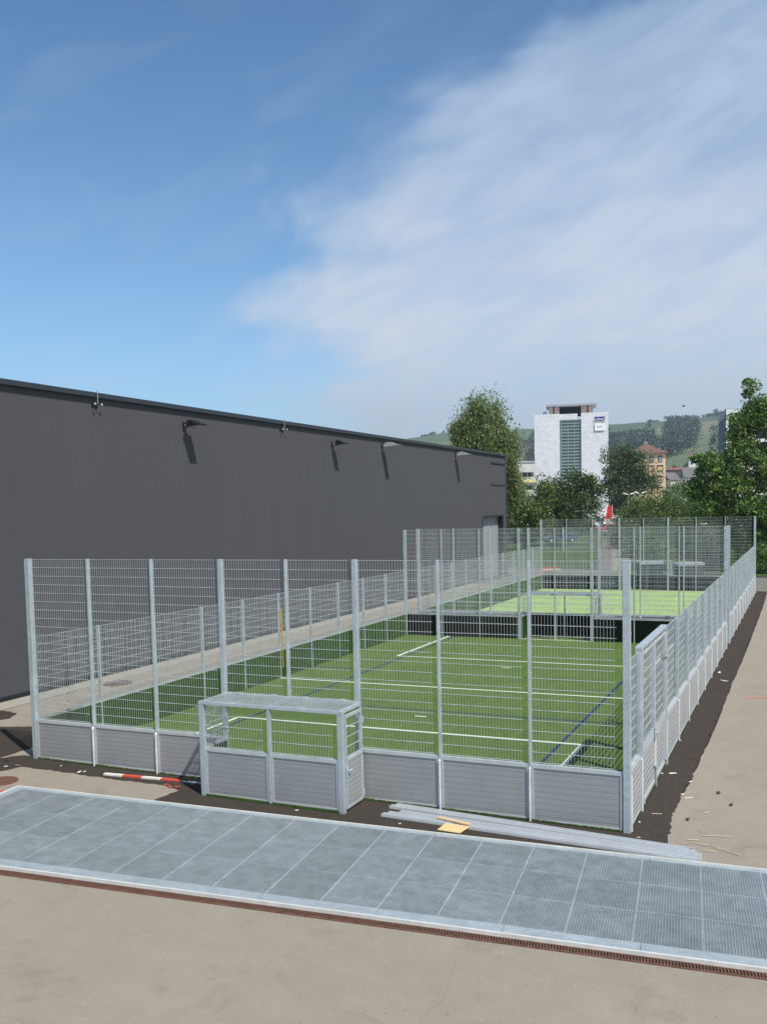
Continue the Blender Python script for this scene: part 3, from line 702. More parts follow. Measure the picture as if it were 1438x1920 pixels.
tag(mb.build('cardboard_sheet', MAT['carton']), 'flat yellow cardboard sheet on the dark asphalt by the metal profiles', 'cardboard')
mb = MB(); mb.bar((-2.80, -.60, z+.06), (-2.24, -.74, z+.06), .06, .02); tag(mb.build('wood_slat', MAT['carton']), 'short yellow wooden slat lying across the metal profiles', 'wood slat')
# strap on the left fence
mb = MB(); fnl = frame_fn((-WC+.09, 0, 0), (0, 1, 0), (1, 0, 0))
mb.bar(fnl(9.62, 0, 1.98), fnl(9.63, .01, 1.2), .012, .05, upv=(1, 0, 0)); mb.bar(fnl(9.63, .01, 1.2), fnl(9.66, .0, .30), .008, .028, upv=(1, 0, 0))
tag(mb.build('strap', MAT['yellow']), 'yellow strap hanging from a post of the left side fence', 'strap')
def chip(name, x, y, ln, w, ang, mat, label, cat, group, h=.008):
    mb = MB(); d = Vector((math.cos(ang), math.sin(ang), 0))*ln/2; s = Vector((-math.sin(ang), math.cos(ang), 0))*w/2; c = Vector((x, y, gz(x)+.014))
    j = lambda: Vector((random.uniform(-.2, .2)*w, random.uniform(-.2, .2)*w, 0))
    b = [c-d-s+j(), c+d-s*.4+j(), c+d+s*.6+j(), c-d+s+j()]; mb.hexa(b+[v+Vector((0, 0, h)) for v in b])
    tag(mb.build(name, mat), label, cat, group)
for (x, y, ln) in ((-11.57, -.74, .07), (-10.6, -.32, .05), (-9.98, -.52, .12), (-9.9, -.46, .07), (-10.85, 1.71, .05), (.24, 3.43, .12), (.03, 3.35, .09), (.08, 5.96, .06), (.55, 2.2, .07), (.60, 3.0, .08), (.2, -.2, .05), (.1, .5, .05), (.40, 13.2, .2), (.2, 14.5, .2), (-5.1, -.98, .05), (-3.3, -.95, .05)):
    chip('scrap', x, y, ln, ln*.5, random.uniform(0, 3), MAT['paper'], ('small white scrap on the dark asphalt left of the red striped board' if x < -9 else 'tiny white scrap on the asphalt between the fence boards and the grating' if y < 0 else 'bigger white scrap on the far part of the right asphalt strip' if y > 10 else 'small white scrap on the dark asphalt strip right of the gate'), 'scrap', 'white scraps of debris')
tag_s = 'pale split wood splinter on the beige paving right of the corner post'
for (x, y, ln, a) in ((1.25, .30, .5, .25), (1.05, .38, .28, 2.6), (1.28, -.20, .4, 2.75), (1.42, -.30, .5, 2.7), (1.05, -.14, .3, 2.9), (.95, .0, .2, .2), (.29, 1.0, .2, .3), (1.0, 1.35, .16, .9), (1.2, -.38, .22, .1)):
    chip('splinter', x, y, ln*.8, .012, a, MAT['wood'], tag_s, 'wood splinter', 'pale wood splinters')
for (x, y) in ((-7.7, -.62), (-7.95, -.58), (-7.82, -.66)): chip('scrap', x, y, .1, .05, random.uniform(0, 3), MAT['red'], 'small red shred of debris in front of the striped barrier board', 'scrap', 'red shreds of debris')
for (x, y) in ((.78, .9), (1.1, 2.5), (.95, -.42), (1.35, 1.9)): chip('stone', x, y, .06, .05, random.uniform(0, 3), MAT['bark'], 'small dark clod on the beige paving right of the court', 'clod', 'dark clods', .025)
# curled sheet of white foil near the fence foot
mb = MB(); mb.bar((.60, 2.0, gz(.5)+.012), (.72, 2.08, gz(.5)+.012), .018, .012); tag(mb.build('scrap', MAT['paper']), 'elongated white scrap on the dark asphalt strip right of the gate', 'scrap')
mb = MB(); mb.bar((1.05, 11.1, gz(1)+.003), (1.6, 11.2, gz(1)+.003), .10, .004); o = mb.build('red_marking', flat('faded_red_spray', (.55, .20, .16), .9)); o['kind'] = 'structure'

# ------------------------------------------------------------------ beyond the courts
MAT['grass'] = turf('mown_grass', (.04, .07, .018), (.11, .145, .05), 9)
sheet('grass_field', [(-60, 56), (-40, 56), (-10.9, 55.5), (-11.2, 60), (-26.5, 140), (-90, 140), (-80, 75)], 1, MAT['grass'], .1, 1)
sheet('grass_field', [(-9.2, 52), (8, 50.5), (60, 64), (80, 150), (-24.5, 140), (-12, 75)], 1, MAT['grass'], .1, 1)
MAT['paving'] = concrete('far_paving', (.20, .19, .165), False)
sheet('yard_paving', [(-15.6, 41.5), (30, 41.5), (30, 42.9), (2.1, 42.9), (1.9, 49.6), (-9, 55.4), (-60, 55.4), (-60, 49.5), (-15.6, 49.5)], 1, MAT['paving'])
sheet('footpath', [(-10.7, 52), (-9.7, 52), (-24.3, 132), (-25.6, 132)], 3, concrete('path_brown', (.19, .16, .135), False), .0, 1)
sheet('road', [(2.2, 43), (40, 43), (40, 49.5), (2.0, 49.0)], 2, concrete('road_grey', (.22, .22, .22), False), 0)
sheet('lot', [(-60, 140), (40, 140), (60, 215), (-90, 215)], 2, concrete('lot_asphalt', (.16, .16, .16), False), 0)
# ------------------------------------------------------------------ vegetation
def leaves(name, centers, rad, n, size, mat, parent, droop=0, flatz=.8, aspect=.6):
    """n leaf quads scattered round the clump centres"""
    centers = np.asarray(centers); idx = RNG.integers(0, len(centers), n)
    r = np.asarray(rad)[idx] if np.ndim(rad) else np.full(n, rad)
    g = RNG.normal(size=(n, 3)); g /= np.linalg.norm(g, axis=1)[:, None]; g *= (RNG.random(n)**.45)[:, None]
    g[:, 2] *= flatz
    pos = centers[idx]+g*r[:, None]
    if droop: pos[:, 2] -= RNG.random(n)*droop
    nrm = RNG.normal(size=(n, 3)); nrm[:, 2] += .55; nrm /= np.linalg.norm(nrm, axis=1)[:, None]
    t = RNG.normal(size=(n, 3))
    if droop: t = t*.35+np.array([0, 0, -1.])
    u = np.cross(nrm, t); u /= np.linalg.norm(u, axis=1)[:, None]; v = np.cross(u, nrm)
    s = size*(.55+.9*RNG.random(n))[:, None]
    u = u*s*aspect*.5; v = v*s*.5
    V = np.stack([pos-v, pos+u*.9-v*.1, pos+v, pos-u*.9-v*.1], 1).reshape(-1, 3)
    me = bpy.data.meshes.new(name); me.vertices.add(4*n); me.vertices.foreach_set('co', V.ravel().astype(np.float32))
    me.loops.add(4*n); me.loops.foreach_set('vertex_index', np.arange(4*n, dtype=np.int32))
    me.polygons.add(n); me.polygons.foreach_set('loop_start', np.arange(0, 4*n, 4, dtype=np.int32)); me.polygons.foreach_set('loop_total', np.full(n, 4, np.int32))
    me.update(calc_edges=True); me.materials.append(mat)
    o = bpy.data.objects.new(name, me); COL.objects.link(o)
    if parent is not None: o.parent = parent; o.matrix_parent_inverse = parent.matrix_world.inverted()
    return o
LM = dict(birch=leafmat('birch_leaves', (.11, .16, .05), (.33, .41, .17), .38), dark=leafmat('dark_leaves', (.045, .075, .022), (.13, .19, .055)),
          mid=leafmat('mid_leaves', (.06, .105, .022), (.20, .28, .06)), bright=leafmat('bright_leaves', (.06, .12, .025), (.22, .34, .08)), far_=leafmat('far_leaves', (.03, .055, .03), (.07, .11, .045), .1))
def tree(name, label, base, lobes, nclump, clump_r, nleaf, size, lm, bark='bark', trunk_r=.25, cat='tree', group=None, droop=0, limbs=16):
    """lobes: (dx, dy, zc, rx, ry, rz) ellipsoids round which the leaf clumps are strewn"""
    root = empty(name, base, label, cat, group); B = Vector(base)
    cs = []; rs = []
    wts = np.array([l[3]*l[4]*l[5] for l in lobes])**.55; wts /= wts.sum()
    for k in RNG.choice(len(lobes), nclump, p=wts):
        dx, dy, zc, rx, ry, rz = lobes[k]
        g = RNG.normal(size=3); g /= np.linalg.norm(g); q = .45+.6*RNG.random()**.7
        cs.append((B.x+dx+g[0]*rx*q, B.y+dy+g[1]*ry*q, B.z+zc+g[2]*rz*q)); rs.append(clump_r*(.5+RNG.random()))
    leaves('crown', cs, rs, nleaf, size, LM[lm], root, droop)
    top = max(l[2]-l[5]*.1 for l in lobes)
    mb = MB(); pts = [B+Vector((0, 0, -.1))]
    for i in range(1, 6): pts.append(B+Vector((random.uniform(-.15, .15)*i*.4, random.uniform(-.15, .15)*i*.4, top*i/5)))
    for i in range(5): mb.tube(pts[i], pts[i+1], trunk_r*(1-i/5.4), trunk_r*(1-(i+1)/5.4), 8)
    for i in random.sample(range(len(cs)), min(limbs, len(cs))):
        c = Vector(cs[i]); zz = max(.15*top, min(top*.92, (c.z-B.z)*.72)); f = zz/top*5; j = min(4, int(f)); st = pts[j].lerp(pts[j+1], f-j)
        mdl = st.lerp(c, .5)+Vector((0, 0, (c-st).length*.08)); r0 = trunk_r*.32*(1-zz/top*.6)
        mb.tube(st, mdl, r0, r0*.6, 6); mb.tube(mdl, c, r0*.6, r0*.2, 6)
    mb.build('trunk', MAT[bark], root, smooth=True)
    return root
def gpt(px, depth): p = A(px, 900, depth); p.z = gz(p.x); return p
def lob(depth, base, items):
    """items: (px, py, rpx, rpy) outlines at this distance -> lobes round the base; ry = rx"""
    o = []
    for px, py, rx, rz in items:
        c = A(px, py, depth); s = depth/F_PX
        o.append((c.x-base.x, c.y-base.y, c.z-base.z, rx*s, rx*s*.9, rz*s))
    return o
b = gpt(915, 85)
tree('birch_tree', 'tall drooping birch rising behind the far end of the dark hall', b, lob(85, b, [(888, 775, 20, 30), (930, 775, 22, 32), (905, 815, 40, 40), (950, 830, 28, 38), (870, 805, 18, 24), (960, 880, 30, 50), (925, 870, 40, 45), (900, 752, 14, 14), (932, 752, 10, 16)]),
     190, .95, 42000, .20, 'birch', 'birchbark', .22, droop=1.6)
b = gpt(1405, 66)
tree('broadleaf_tree', 'large leafy tree at the right edge with a pointed top behind the fence corner', b, lob(66, b, [(1405, 738, 9, 26), (1408, 765, 14, 22), (1412, 792, 24, 34), (1426, 764, 22, 22), (1394, 812, 26, 24), (1385, 785, 10, 10), (1445, 790, 34, 44), (1384, 842, 24, 24), (1400, 880, 66, 50), (1345, 885, 44, 24), (1325, 865, 22, 12), (1360, 935, 72, 40), (1450, 940, 80, 50), (1330, 915, 40, 20), (1470, 850, 40, 50), (1415, 985, 60, 40)]),
     290, .62, 52000, .21, 'bright', trunk_r=.25, limbs=50)
b = gpt(1045, 108)
tree('bushy_tree', 'dark bushy tree in front of the white tower', b, lob(108, b, [(1085, 905, 26, 18), (1050, 925, 34, 24), (1105, 918, 26, 22), (1074, 960, 50, 36), (1030, 962, 34, 30)]), 130, 1.1, 17000, .26, 'dark', cat='tree')
b = gpt(985, 100)
tree('bushy_tree', 'low dark bushy tree between the hall and the white tower', b, lob(100, b, [(1020, 925, 14, 22), (985, 950, 34, 26), (965, 975, 30, 26), (1010, 975, 30, 26)]), 90, 1.0, 12000, .24, 'mid', cat='tree')
b = gpt(1183, 200)
tree('round_tree', 'broad dark round tree between the white tower and the yellow house', b, lob(200, b, [(1165, 862, 26, 26), (1195, 872, 30, 32), (1180, 905, 50, 40), (1215, 900, 18, 26), (1150, 925, 16, 30)]), 130, 1.9, 18000, .42, 'dark')
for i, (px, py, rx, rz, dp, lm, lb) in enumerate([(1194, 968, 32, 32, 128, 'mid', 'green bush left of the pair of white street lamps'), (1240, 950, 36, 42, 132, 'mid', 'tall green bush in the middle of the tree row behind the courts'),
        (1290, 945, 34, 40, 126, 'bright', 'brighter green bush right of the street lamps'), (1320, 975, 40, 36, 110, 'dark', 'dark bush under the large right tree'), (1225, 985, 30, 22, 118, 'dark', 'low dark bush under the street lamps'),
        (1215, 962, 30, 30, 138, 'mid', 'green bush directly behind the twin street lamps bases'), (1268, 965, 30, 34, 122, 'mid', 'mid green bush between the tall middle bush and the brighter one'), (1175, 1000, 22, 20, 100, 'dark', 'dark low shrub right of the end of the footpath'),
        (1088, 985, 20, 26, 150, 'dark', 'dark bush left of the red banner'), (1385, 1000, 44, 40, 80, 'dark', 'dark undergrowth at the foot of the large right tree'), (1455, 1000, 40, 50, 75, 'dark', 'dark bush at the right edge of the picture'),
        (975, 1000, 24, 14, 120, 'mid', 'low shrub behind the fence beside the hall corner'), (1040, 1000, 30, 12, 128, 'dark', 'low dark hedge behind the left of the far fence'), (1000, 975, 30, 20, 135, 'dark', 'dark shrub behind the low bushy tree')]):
    b = gpt(px, dp)
    tree('bush', lb, b, lob(dp, b, [(px, py, rx, rz), (px-rx*.5, py+rz*.5, rx*.7, rz*.6), (px+rx*.5, py+rz*.4, rx*.7, rz*.6)]), 70, .045*dp*.22, 8000, .0021*dp, lm, trunk_r=.12, cat='bush', limbs=8)
b = gpt(1424, 64)
tree('bush', 'sunlit low green shrub beside the road at the right edge', b, lob(64, b, [(1428, 1048, 16, 26), (1440, 1062, 16, 20)]), 40, .35, 5000, .11, 'bright', trunk_r=.05, cat='bush', limbs=6)
# row of tall meadow plants in front of the bushes
for i, (px, py, rx, dp, lb) in enumerate([(1255, 1010, 34, 90, 'broad weedy shrub behind the gap between the two low boxes'), (1212, 1012, 30, 92, 'leafy shrub right of the footpath behind the weedy one'), (1185, 1040, 26, 84, 'pale weedy shrub right of the footpath'), (1235, 1035, 26, 80, 'weedy shrub behind the left low box'), (1290, 1030, 26, 82, 'weedy shrub behind the right low box'), (1340, 1035, 26, 72, 'green shrub behind the right end of the far fence'), (1310, 1005, 40, 96, 'wide dark shrub under the trees right of the far fence middle')]):
    b = gpt(px, dp); tree('shrub', lb, b, lob(dp, b, [(px, py, rx, 22), (px-12, py+14, rx*.8, 14), (px+14, py+12, rx*.8, 14)]), 40, .7, 5000, .16, 'mid' if i % 2 else 'dark', trunk_r=.05, cat='bush', limbs=5)

# ------------------------------------------------------------------ far buildings
def frame_at(px, depth, yaw_extra=0):
    """local axes of a building that faces the viewer: x right, y away"""
    p = gpt(px, depth); a = YAW+yaw_extra
    return p, Vector((math.cos(a), math.sin(a), 0)), Vector((-math.sin(a), math.cos(a), 0))
class LB(MB):
    def __init__(s, fr): super().__init__(); s.o, s.ax, s.ay = fr
    def T(s, x, y, z): return s.o+s.ax*x+s.ay*y+Vector((0, 0, z))
    def lbox(s, x0, x1, y0, y1, z0, z1, mi=0):
        s.hexa([s.T(x0, y0, z0), s.T(x1, y0, z0), s.T(x1, y1, z0), s.T(x0, y1, z0), s.T(x0, y0, z1), s.T(x1, y0, z1), s.T(x1, y1, z1), s.T(x0, y1, z1)], mi)
D = 320.; s = D/F_PX
fr0 = frame_at(1073.5, D, R(-12)); G0 = fr0[0].z
Hh = lambda py, px=1073, d=D: A(px, py, d).z-G0
HT = Hh(777)
tw = empty('office_tower', fr0[0], 'white marble-clad tower with a green glass strip and a brown roof pavilion', 'building')
def marble():
    mt, t, b_ = newmat('white_marble_slabs'); v = posvec(t); n = noise(t, v, .25, 6, .6, 2.0); n2 = noise(t, v, 1.2, 5, .7)
    col = mixc(t, .4, ramp(t, n, [(.3, (.66, .68, .71)), (.6, (.80, .82, .84))]), ramp(t, n2, [(.3, (.66, .68, .71)), (.7, (.84, .85, .86))]))
    br = N(t, 'ShaderNodeTexBrick'); br.inputs['Scale'].default_value = .35; br.inputs['Mortar Size'].default_value = .012
    br.inputs['Color1'].default_value = (1, 1, 1, 1); br.inputs['Color2'].default_value = (.9, .9, .92, 1); br.inputs['Mortar'].default_value = (.7, .7, .7, 1)
    cx = N(t, 'ShaderNodeSeparateXYZ'); L(t, v, cx.inputs[0]); cb = N(t, 'ShaderNodeCombineXYZ'); L(t, cx.outputs[0], cb.inputs[0]); L(t, cx.outputs[2], cb.inputs[1]); L(t, cb.outputs[0], br.inputs['Vector'])
    L(t, mixc(t, 1., col, br.outputs[0], 'MULTIPLY'), b_.inputs['Base Color']); b_.inputs['Roughness'].default_value = .5; return mt
MM = marble()
wL, wR = (1006-1073.5)*s, (1141-1073.5)*s; gL, gR = (1053-1073.5)*s, (1092-1073.5)*s
mb = LB(fr0); mb.lbox(wL, gL, 0, 14, -1, HT); mb.lbox(gR, wR, 0, 14, -1, HT); mb.lbox(gL, gR, 1.2, 14, -1, HT-1.9); mb.lbox(gL+.01, gR-1.2, .3, 13.9, HT-2.0, HT-.1); mb.build('wall', MM, tw)
GM, t_, b_ = newmat('green_tinted_glass'); b_.inputs['Base Color'].default_value = (.08, .15, .15, 1); b_.inputs['Roughness'].default_value = .12; b_.inputs['Metallic'].default_value = .3
L(t_, ramp(t_, noise(t_, posvec(t_), .4, 3), [(.3, (.045, .10, .10)), (.7, (.13, .22, .22))]), b_.inputs['Base Color'])
mb = LB(fr0); mb.lbox(gL+.5, gR-.15, .8, 1.19, -1, HT-2.1); wd = mb.build('window', GM, tw)
mb = LB(fr0); z = 0
MAT['mull'] = flat('grey_green_mullion', (.26, .33, .32), .5)
while z < HT-2.2: mb.lbox(gL+.5, gR-.15, .55, .79, z, z+.38); z += 1.05
for q in (1/3, 2/3): x = gL+.5+(gR-gL-.65)*q; mb.lbox(x-.09, x+.09, .45, .60, -1, HT-2.1)
mb.lbox(gL+.28, gL+.5, -.05, .8, -1, HT-2.1); mb.lbox(gL+.5, gR-.15, .3, .8, HT-2.35, HT-2.1)
mb.build('mullion', MAT['mull'], wd)
MAT['pav'] = flat('brown_pavilion', (.26, .21, .185), .6); MAT['slab'] = flat('grey_roof_slab', (.34, .37, .40), .6)
pL, pR = (1030-1073.5)*s, (1117-1073.5)*s; zp = HT; zq = Hh(763)
p_ = LB(fr0); wall_x = [(pL+.2, -8.2+4.1), (-3.6, -1.9+.0)]
p_.lbox(pL+.5, (1052-1073.5)*s, .75, 10, zp-.2, zq); p_.lbox((1092-1073.5)*s, pR-.6, .75, 10, zp-.2, zq); p_.lbox((1052-1073.5)*s, (1092-1073.5)*s, 3.2, 10, zp-.2, zq-.01)
po = p_.build('roof_pavilion', MAT['pav'], tw)
p_ = LB(fr0); p_.lbox((1052-1073.5)*s+.05, (1092-1073.5)*s-.05, 3.1, 3.19, zp+.1, zq-.1)
for px in (1042, 1104): p_.lbox((px-1073.5)*s-.2, (px-1073.5)*s+.2, .68, .74, zp-.1, zq-.05)
p_.build('dark_glazing', MAT['dark'], po)
p_ = LB(fr0); p_.lbox(pL-.4, pR+.5, .6, 12, zq, zq+.65); p_.hexa([p_.T(pL-.3, .7, zq-.01), p_.T(pR+.4, .7, zq-.01), p_.T(pR-.6, 1.95, zp+.3), p_.T(pL+.5, 1.95, zp+.3), p_.T(pL-.3, .9, zq-.005), p_.T(pR+.4, .9, zq-.005), p_.T(pR-.6, 1.97, zp+.6), p_.T(pL+.5, 1.97, zp+.6)]) if False else None
p_.build('roof_slab', MAT['slab'], po)
p_ = LB(fr0); p_.lbox((1018-1073.5)*s, (1027-1073.5)*s, 3, 6, HT-.1, HT+1.1); p_.lbox((1016.5-1073.5)*s, (1028-1073.5)*s, 2.8, 6.2, HT+1.1, HT+1.3); p_.build('roof_vent', MAT['white'], tw)
def text_mesh(body, size, fr, x, y, z, mat, parent, name, ext=.05):
    cu = bpy.data.curves.new(name, 'FONT'); cu.body = body; cu.size = size; cu.extrude = ext; cu.align_x = 'CENTER'; cu.align_y = 'CENTER'
    to = bpy.data.objects.new(name+'_tmp', cu); COL.objects.link(to)
    dg = bpy.context.evaluated_depsgraph_get(); me = bpy.data.meshes.new_from_object(to.evaluated_get(dg)); bpy.data.objects.remove(to)
    o, ax, ay = fr
    mm = Matrix.Identity(4)
    c = o+ax*x+ay*y+Vector((0, 0, z))
    for i in range(3): mm[i][0] = ax[i]; mm[i][1] = (0, 0, 1)[i]; mm[i][2] = -ay[i]; mm[i][3] = c[i]
    me.transform(mm); me.materials.clear(); me.materials.append(mat)
    ob = bpy.data.objects.new(name, me); COL.objects.link(ob)
    if parent is not None: ob.parent = parent; ob.matrix_parent_inverse = parent.matrix_world.inverted()
    return ob
cxs = (1125.5-1073.5)*s; zs = Hh(789.5, 1125)
MAT['signblue'] = flat('sign_blue', (.012, .02, .22), .4); MAT['signwhite'] = flat('sign_white', (.85, .87, .86), .4); MAT['signgreen'] = flat('sign_green', (.05, .25, .12), .5)
sg = LB(fr0); sg.lbox(cxs-1.65, cxs+1.65, -.25, -.02, zs-.35, zs+.95); sgo = sg.build('blue_sign', MAT['signblue'], tw)
text_mesh('KPMG', 1.45, fr0, cxs, -.33, zs-.05, MAT['signwhite'], sgo, 'lettering')
zs2 = Hh(803, 1125)
sg = LB(fr0); sg.lbox(cxs-1.6, cxs+1.6, -.3, -.02, zs2-1.15, zs2+1.05); so_ = sg.build('white_sign', MAT['signwhite'], tw)
sg = LB(fr0); sg.lbox(cxs-1.72, cxs-1.61, -.32, -.02, zs2-1.27, zs2+1.05); sg.lbox(cxs-1.61, cxs+1.4, -.32, -.02, zs2-1.27, zs2-1.16); sg.build('sign_frame', MAT['mull'], so_)
sg = LB(fr0)
for i in range(6): sg.lbox(cxs-.95+i*.32, cxs-.72+i*.32, -.34, -.301, zs2-.05-(.05 if i % 2 else 0), zs2+.2)
sg.build('lettering', MAT['signgreen'], so_)

# low building left of tower
fr1 = frame_at(980, 300, R(10)); D1 = 300.; s1 = D1/F_PX; G1 = fr1[0].z; H1 = lambda py, px=985, d=D1: A(px, py, d).z-G1
lb_ = empty('low_office', fr1[0], 'low pale office block with grey window bands left of the white tower', 'building')
mb = LB(fr1); mb.lbox(-12, 26*s1, 0, 12, -1, H1(868)); mb.build('wall', flat('pale_render', (.52, .53, .50), .7, 0, .08, .3), lb_)
for i, py in enumerate((886, 910, 930)):
    mb = LB(fr1); mb.lbox(-11, 26*s1-.4, -.12, -.02, H1(py+8), H1(py)); w = mb.build('window', MAT['dark'], lb_)
    mb = LB(fr1)
    for x in np.arange(-11, 26*s1-.5, 1.6): mb.lbox(x, x+.12, -.2, -.125, H1(py+8), H1(py))
    mb.build('mullion', MAT['mull'], w)
mb = LB(fr1); mb.lbox(-11.5, 26*s1+.3, -.6, -.13, H1(905), H1(899)); mb.build('awning', flat('pale_yellow_awning', (.70, .62, .34), .7), lb_)
mb = LB(fr1); mb.lbox(-12.3, 26*s1+.3, -.3, 12, H1(868), H1(865)); mb.build('roof', MAT['slab'], lb_)

# yellow house with hip roof
D2 = 380.; s2 = D2/F_PX; fr2 = frame_at(1215, D2, R(-14)); G2 = fr2[0].z; H2 = lambda py, px=1225: A(px, py, D2).z-G2
yh = empty('yellow_house', fr2[0], 'yellow ochre house with a dark brown hipped roof behind the round tree', 'house')
x0, x1 = -7.5, (1248-1215)*s2; ze = H2(850)
mb = LB(fr2); mb.lbox(x0, x1, 0, 16, -1, ze); mb.build('wall', flat('ochre_render', (.72, .53, .36), .8, 0, .06, .4), yh)
mb = LB(fr2); za = H2(831); e = 1.0; mx = (x0+x1)/2
q = [mb.T(x0-e, -e, ze), mb.T(x1+e, -e, ze), mb.T(x1+e, 17, ze), mb.T(x0-e, 17, ze)]; ap = [mb.T(mx, 6, za), mb.T(mx, 10, za)]
mb.poly([q[0], q[1], ap[0]]); mb.poly([q[1], q[2], ap[1], ap[0]]); mb.poly([q[2], q[3], ap[1]]); mb.poly([q[3], q[0], ap[0], ap[1]])
mb.lbox(x0-e, x1+e, -e, 17, ze-.35, ze-.01)
rf = mb.build('roof', flat('brown_roof_tiles', (.17, .10, .075), .8, 0, .15, 1), yh)
mb = LB(fr2); mb.lbox(mx-.5, mx+.5, 7, 8, za-1, za+1.0); mb.build('chimney', MAT['kerb'], rf)
wins = []
for k, (za_, zb_) in enumerate(((855, 868), (873, 885), (893, 905), (913, 925))):
    for j in range(4):
        xx_ = x1-2.1-j*3.3; 
        mb = LB(fr2); ww = 1.2 if k else .8
        mb.lbox(xx_-ww, xx_+ww, -.05, -.01, H2(zb_), H2(za_)); w = mb.build('window', MAT['darkmetal'], yh)
        mb = LB(fr2); mb.lbox(xx_-ww+.25, xx_+ww*.75, -.18, -.055, H2(zb_-1), H2(za_+3)); mb.build('shutter', MAT['carton'] if k else MAT['mull'], w)

# office block right (white frame, dark windows)
D3 = 150.; s3 = D3/F_PX; fr3 = frame_at(1362, D3, R(-16)); G3 = fr3[0].z; H3 = lambda py, px=1362: A(px, py, D3).z-G3
ob_ = empty('office_block', fr3[0], 'modern office block with white pillars and dark windows behind the large right tree', 'building')
mb = LB(fr3); z3 = H3(770); mb.lbox(.3, 26, .5, 17, -1, z3-.5); mb.build('wall', MAT['darkmetal'], ob_)
mb = LB(fr3); mb.lbox(0, 26, 0, .49, z3-.95, z3)
for k in range(13): mb.lbox(k*2.0, k*2.0+.42, 0, .485, -1, z3-.951)
for zf in (z3-5.2, z3-9.4, z3-13.6): mb.lbox(.43, 26, .06, .48, zf, zf+.5)
mb.build('white_frame', flat('white_pillars', (.80, .81, .78), .5), ob_)
mb = LB(fr3)
for k in range(9): mb.lbox(-.12, .28, .9+k*2.0, 1.2+k*2.0, -1, z3-1.0)
mb.lbox(-.14, .28, .5, 17, z3-.95, z3-.02); mb.lbox(-.14, .28, .5, 17, z3-6.4, z3-5.9); mb.lbox(-.14, .28, .5, 17, z3-10.4, z3-9.9)
mb.build('side_frame', MAT['slab'], ob_)
mb = LB(fr3); mb.lbox(-.1, 26, .3, 17.1, z3, z3+.2); mb.build('roof', MAT['slab'], ob_)
# village
def house(px, py_top, w, h, d, label, wall, roofc, hip=False, tower=False):
    base = A(px, py_top, d); r_ = random.uniform(-.4, .4); a = YAW+r_
    fr = (Vector((base.x, base.y, base.z-h*1.35)), Vector((math.cos(a), math.sin(a), 0)), Vector((-math.sin(a), math.cos(a), 0)))
    o = empty('church' if tower else 'village_house', fr[0], label, 'church' if tower else 'house', None if tower else 'far village houses')
    mb = LB(fr); mb.lbox(-w/2, w/2, 0, w*.7, -12, h); mb.build('wall', wall, o)
    mb = LB(fr); e = .5
    A1, B1, C1, D1_ = mb.T(-w/2-e, -e, h), mb.T(w/2+e, -e, h), mb.T(w/2+e, w*.7+e, h), mb.T(-w/2-e, w*.7+e, h); R1, R2 = mb.T(-w/2-e if not tower else 0, w*.35, h*1.35 if not tower else h*1.5), mb.T(w/2+e if not tower else .01, w*.35, h*1.35 if not tower else h*1.5)
    mb.poly([A1, B1, R2, R1]); mb.poly([C1, D1_, R1, R2]); mb.poly([B1, C1, R2]); mb.poly([D1_, A1, R1]); mb.poly([A1, D1_, C1, B1]); mb.build('roof', roofc, o)
    mb = LB(fr)
    for x in np.arange(-w/2+1, w/2-.8, 2.4):
        for z in np.arange(1, h-1.5, 2.8): mb.lbox(x, x+1, -.06, -.01, z, z+1.3)
    if mb.v: mb.build('window', MAT['darkmetal'], o)
WW = flat('white_render', (.72, .72, .68), .8); RR = flat('red_tiles', (.25, .11, .08), .8); GRf = flat('grey_roof', (.16, .15, .15), .8)
house(1299, 852, 3.6, 7, 520, 'church tower with a small red roof left of the large right tree', WW, RR, tower=True)
house(1306, 876, 10, 13, 430, 'white house with grey bands at the left edge of the large right tree', WW, GRf)
house(1258, 886, 9, 6, 450, 'white house with a dark roof just right of the yellow house', WW, GRf)
house(1272, 893, 8, 5, 440, 'small pale house right of the white dark-roofed house', flat('cream_render', (.68, .62, .42), .8), GRf)
house(1288, 899, 7, 5, 420, 'small grey house at the foot of the hill', flat('grey_render', (.42, .45, .46), .8), GRf)
house(1262, 876, 26, 5, 560, 'long low dark roofed barn at the foot of the hill', flat('barn_brown', (.12, .09, .08), .8), RR)
house(1254, 881, 9, 4, 600, 'pale long building among the trees at the foot of the hill', WW, GRf)

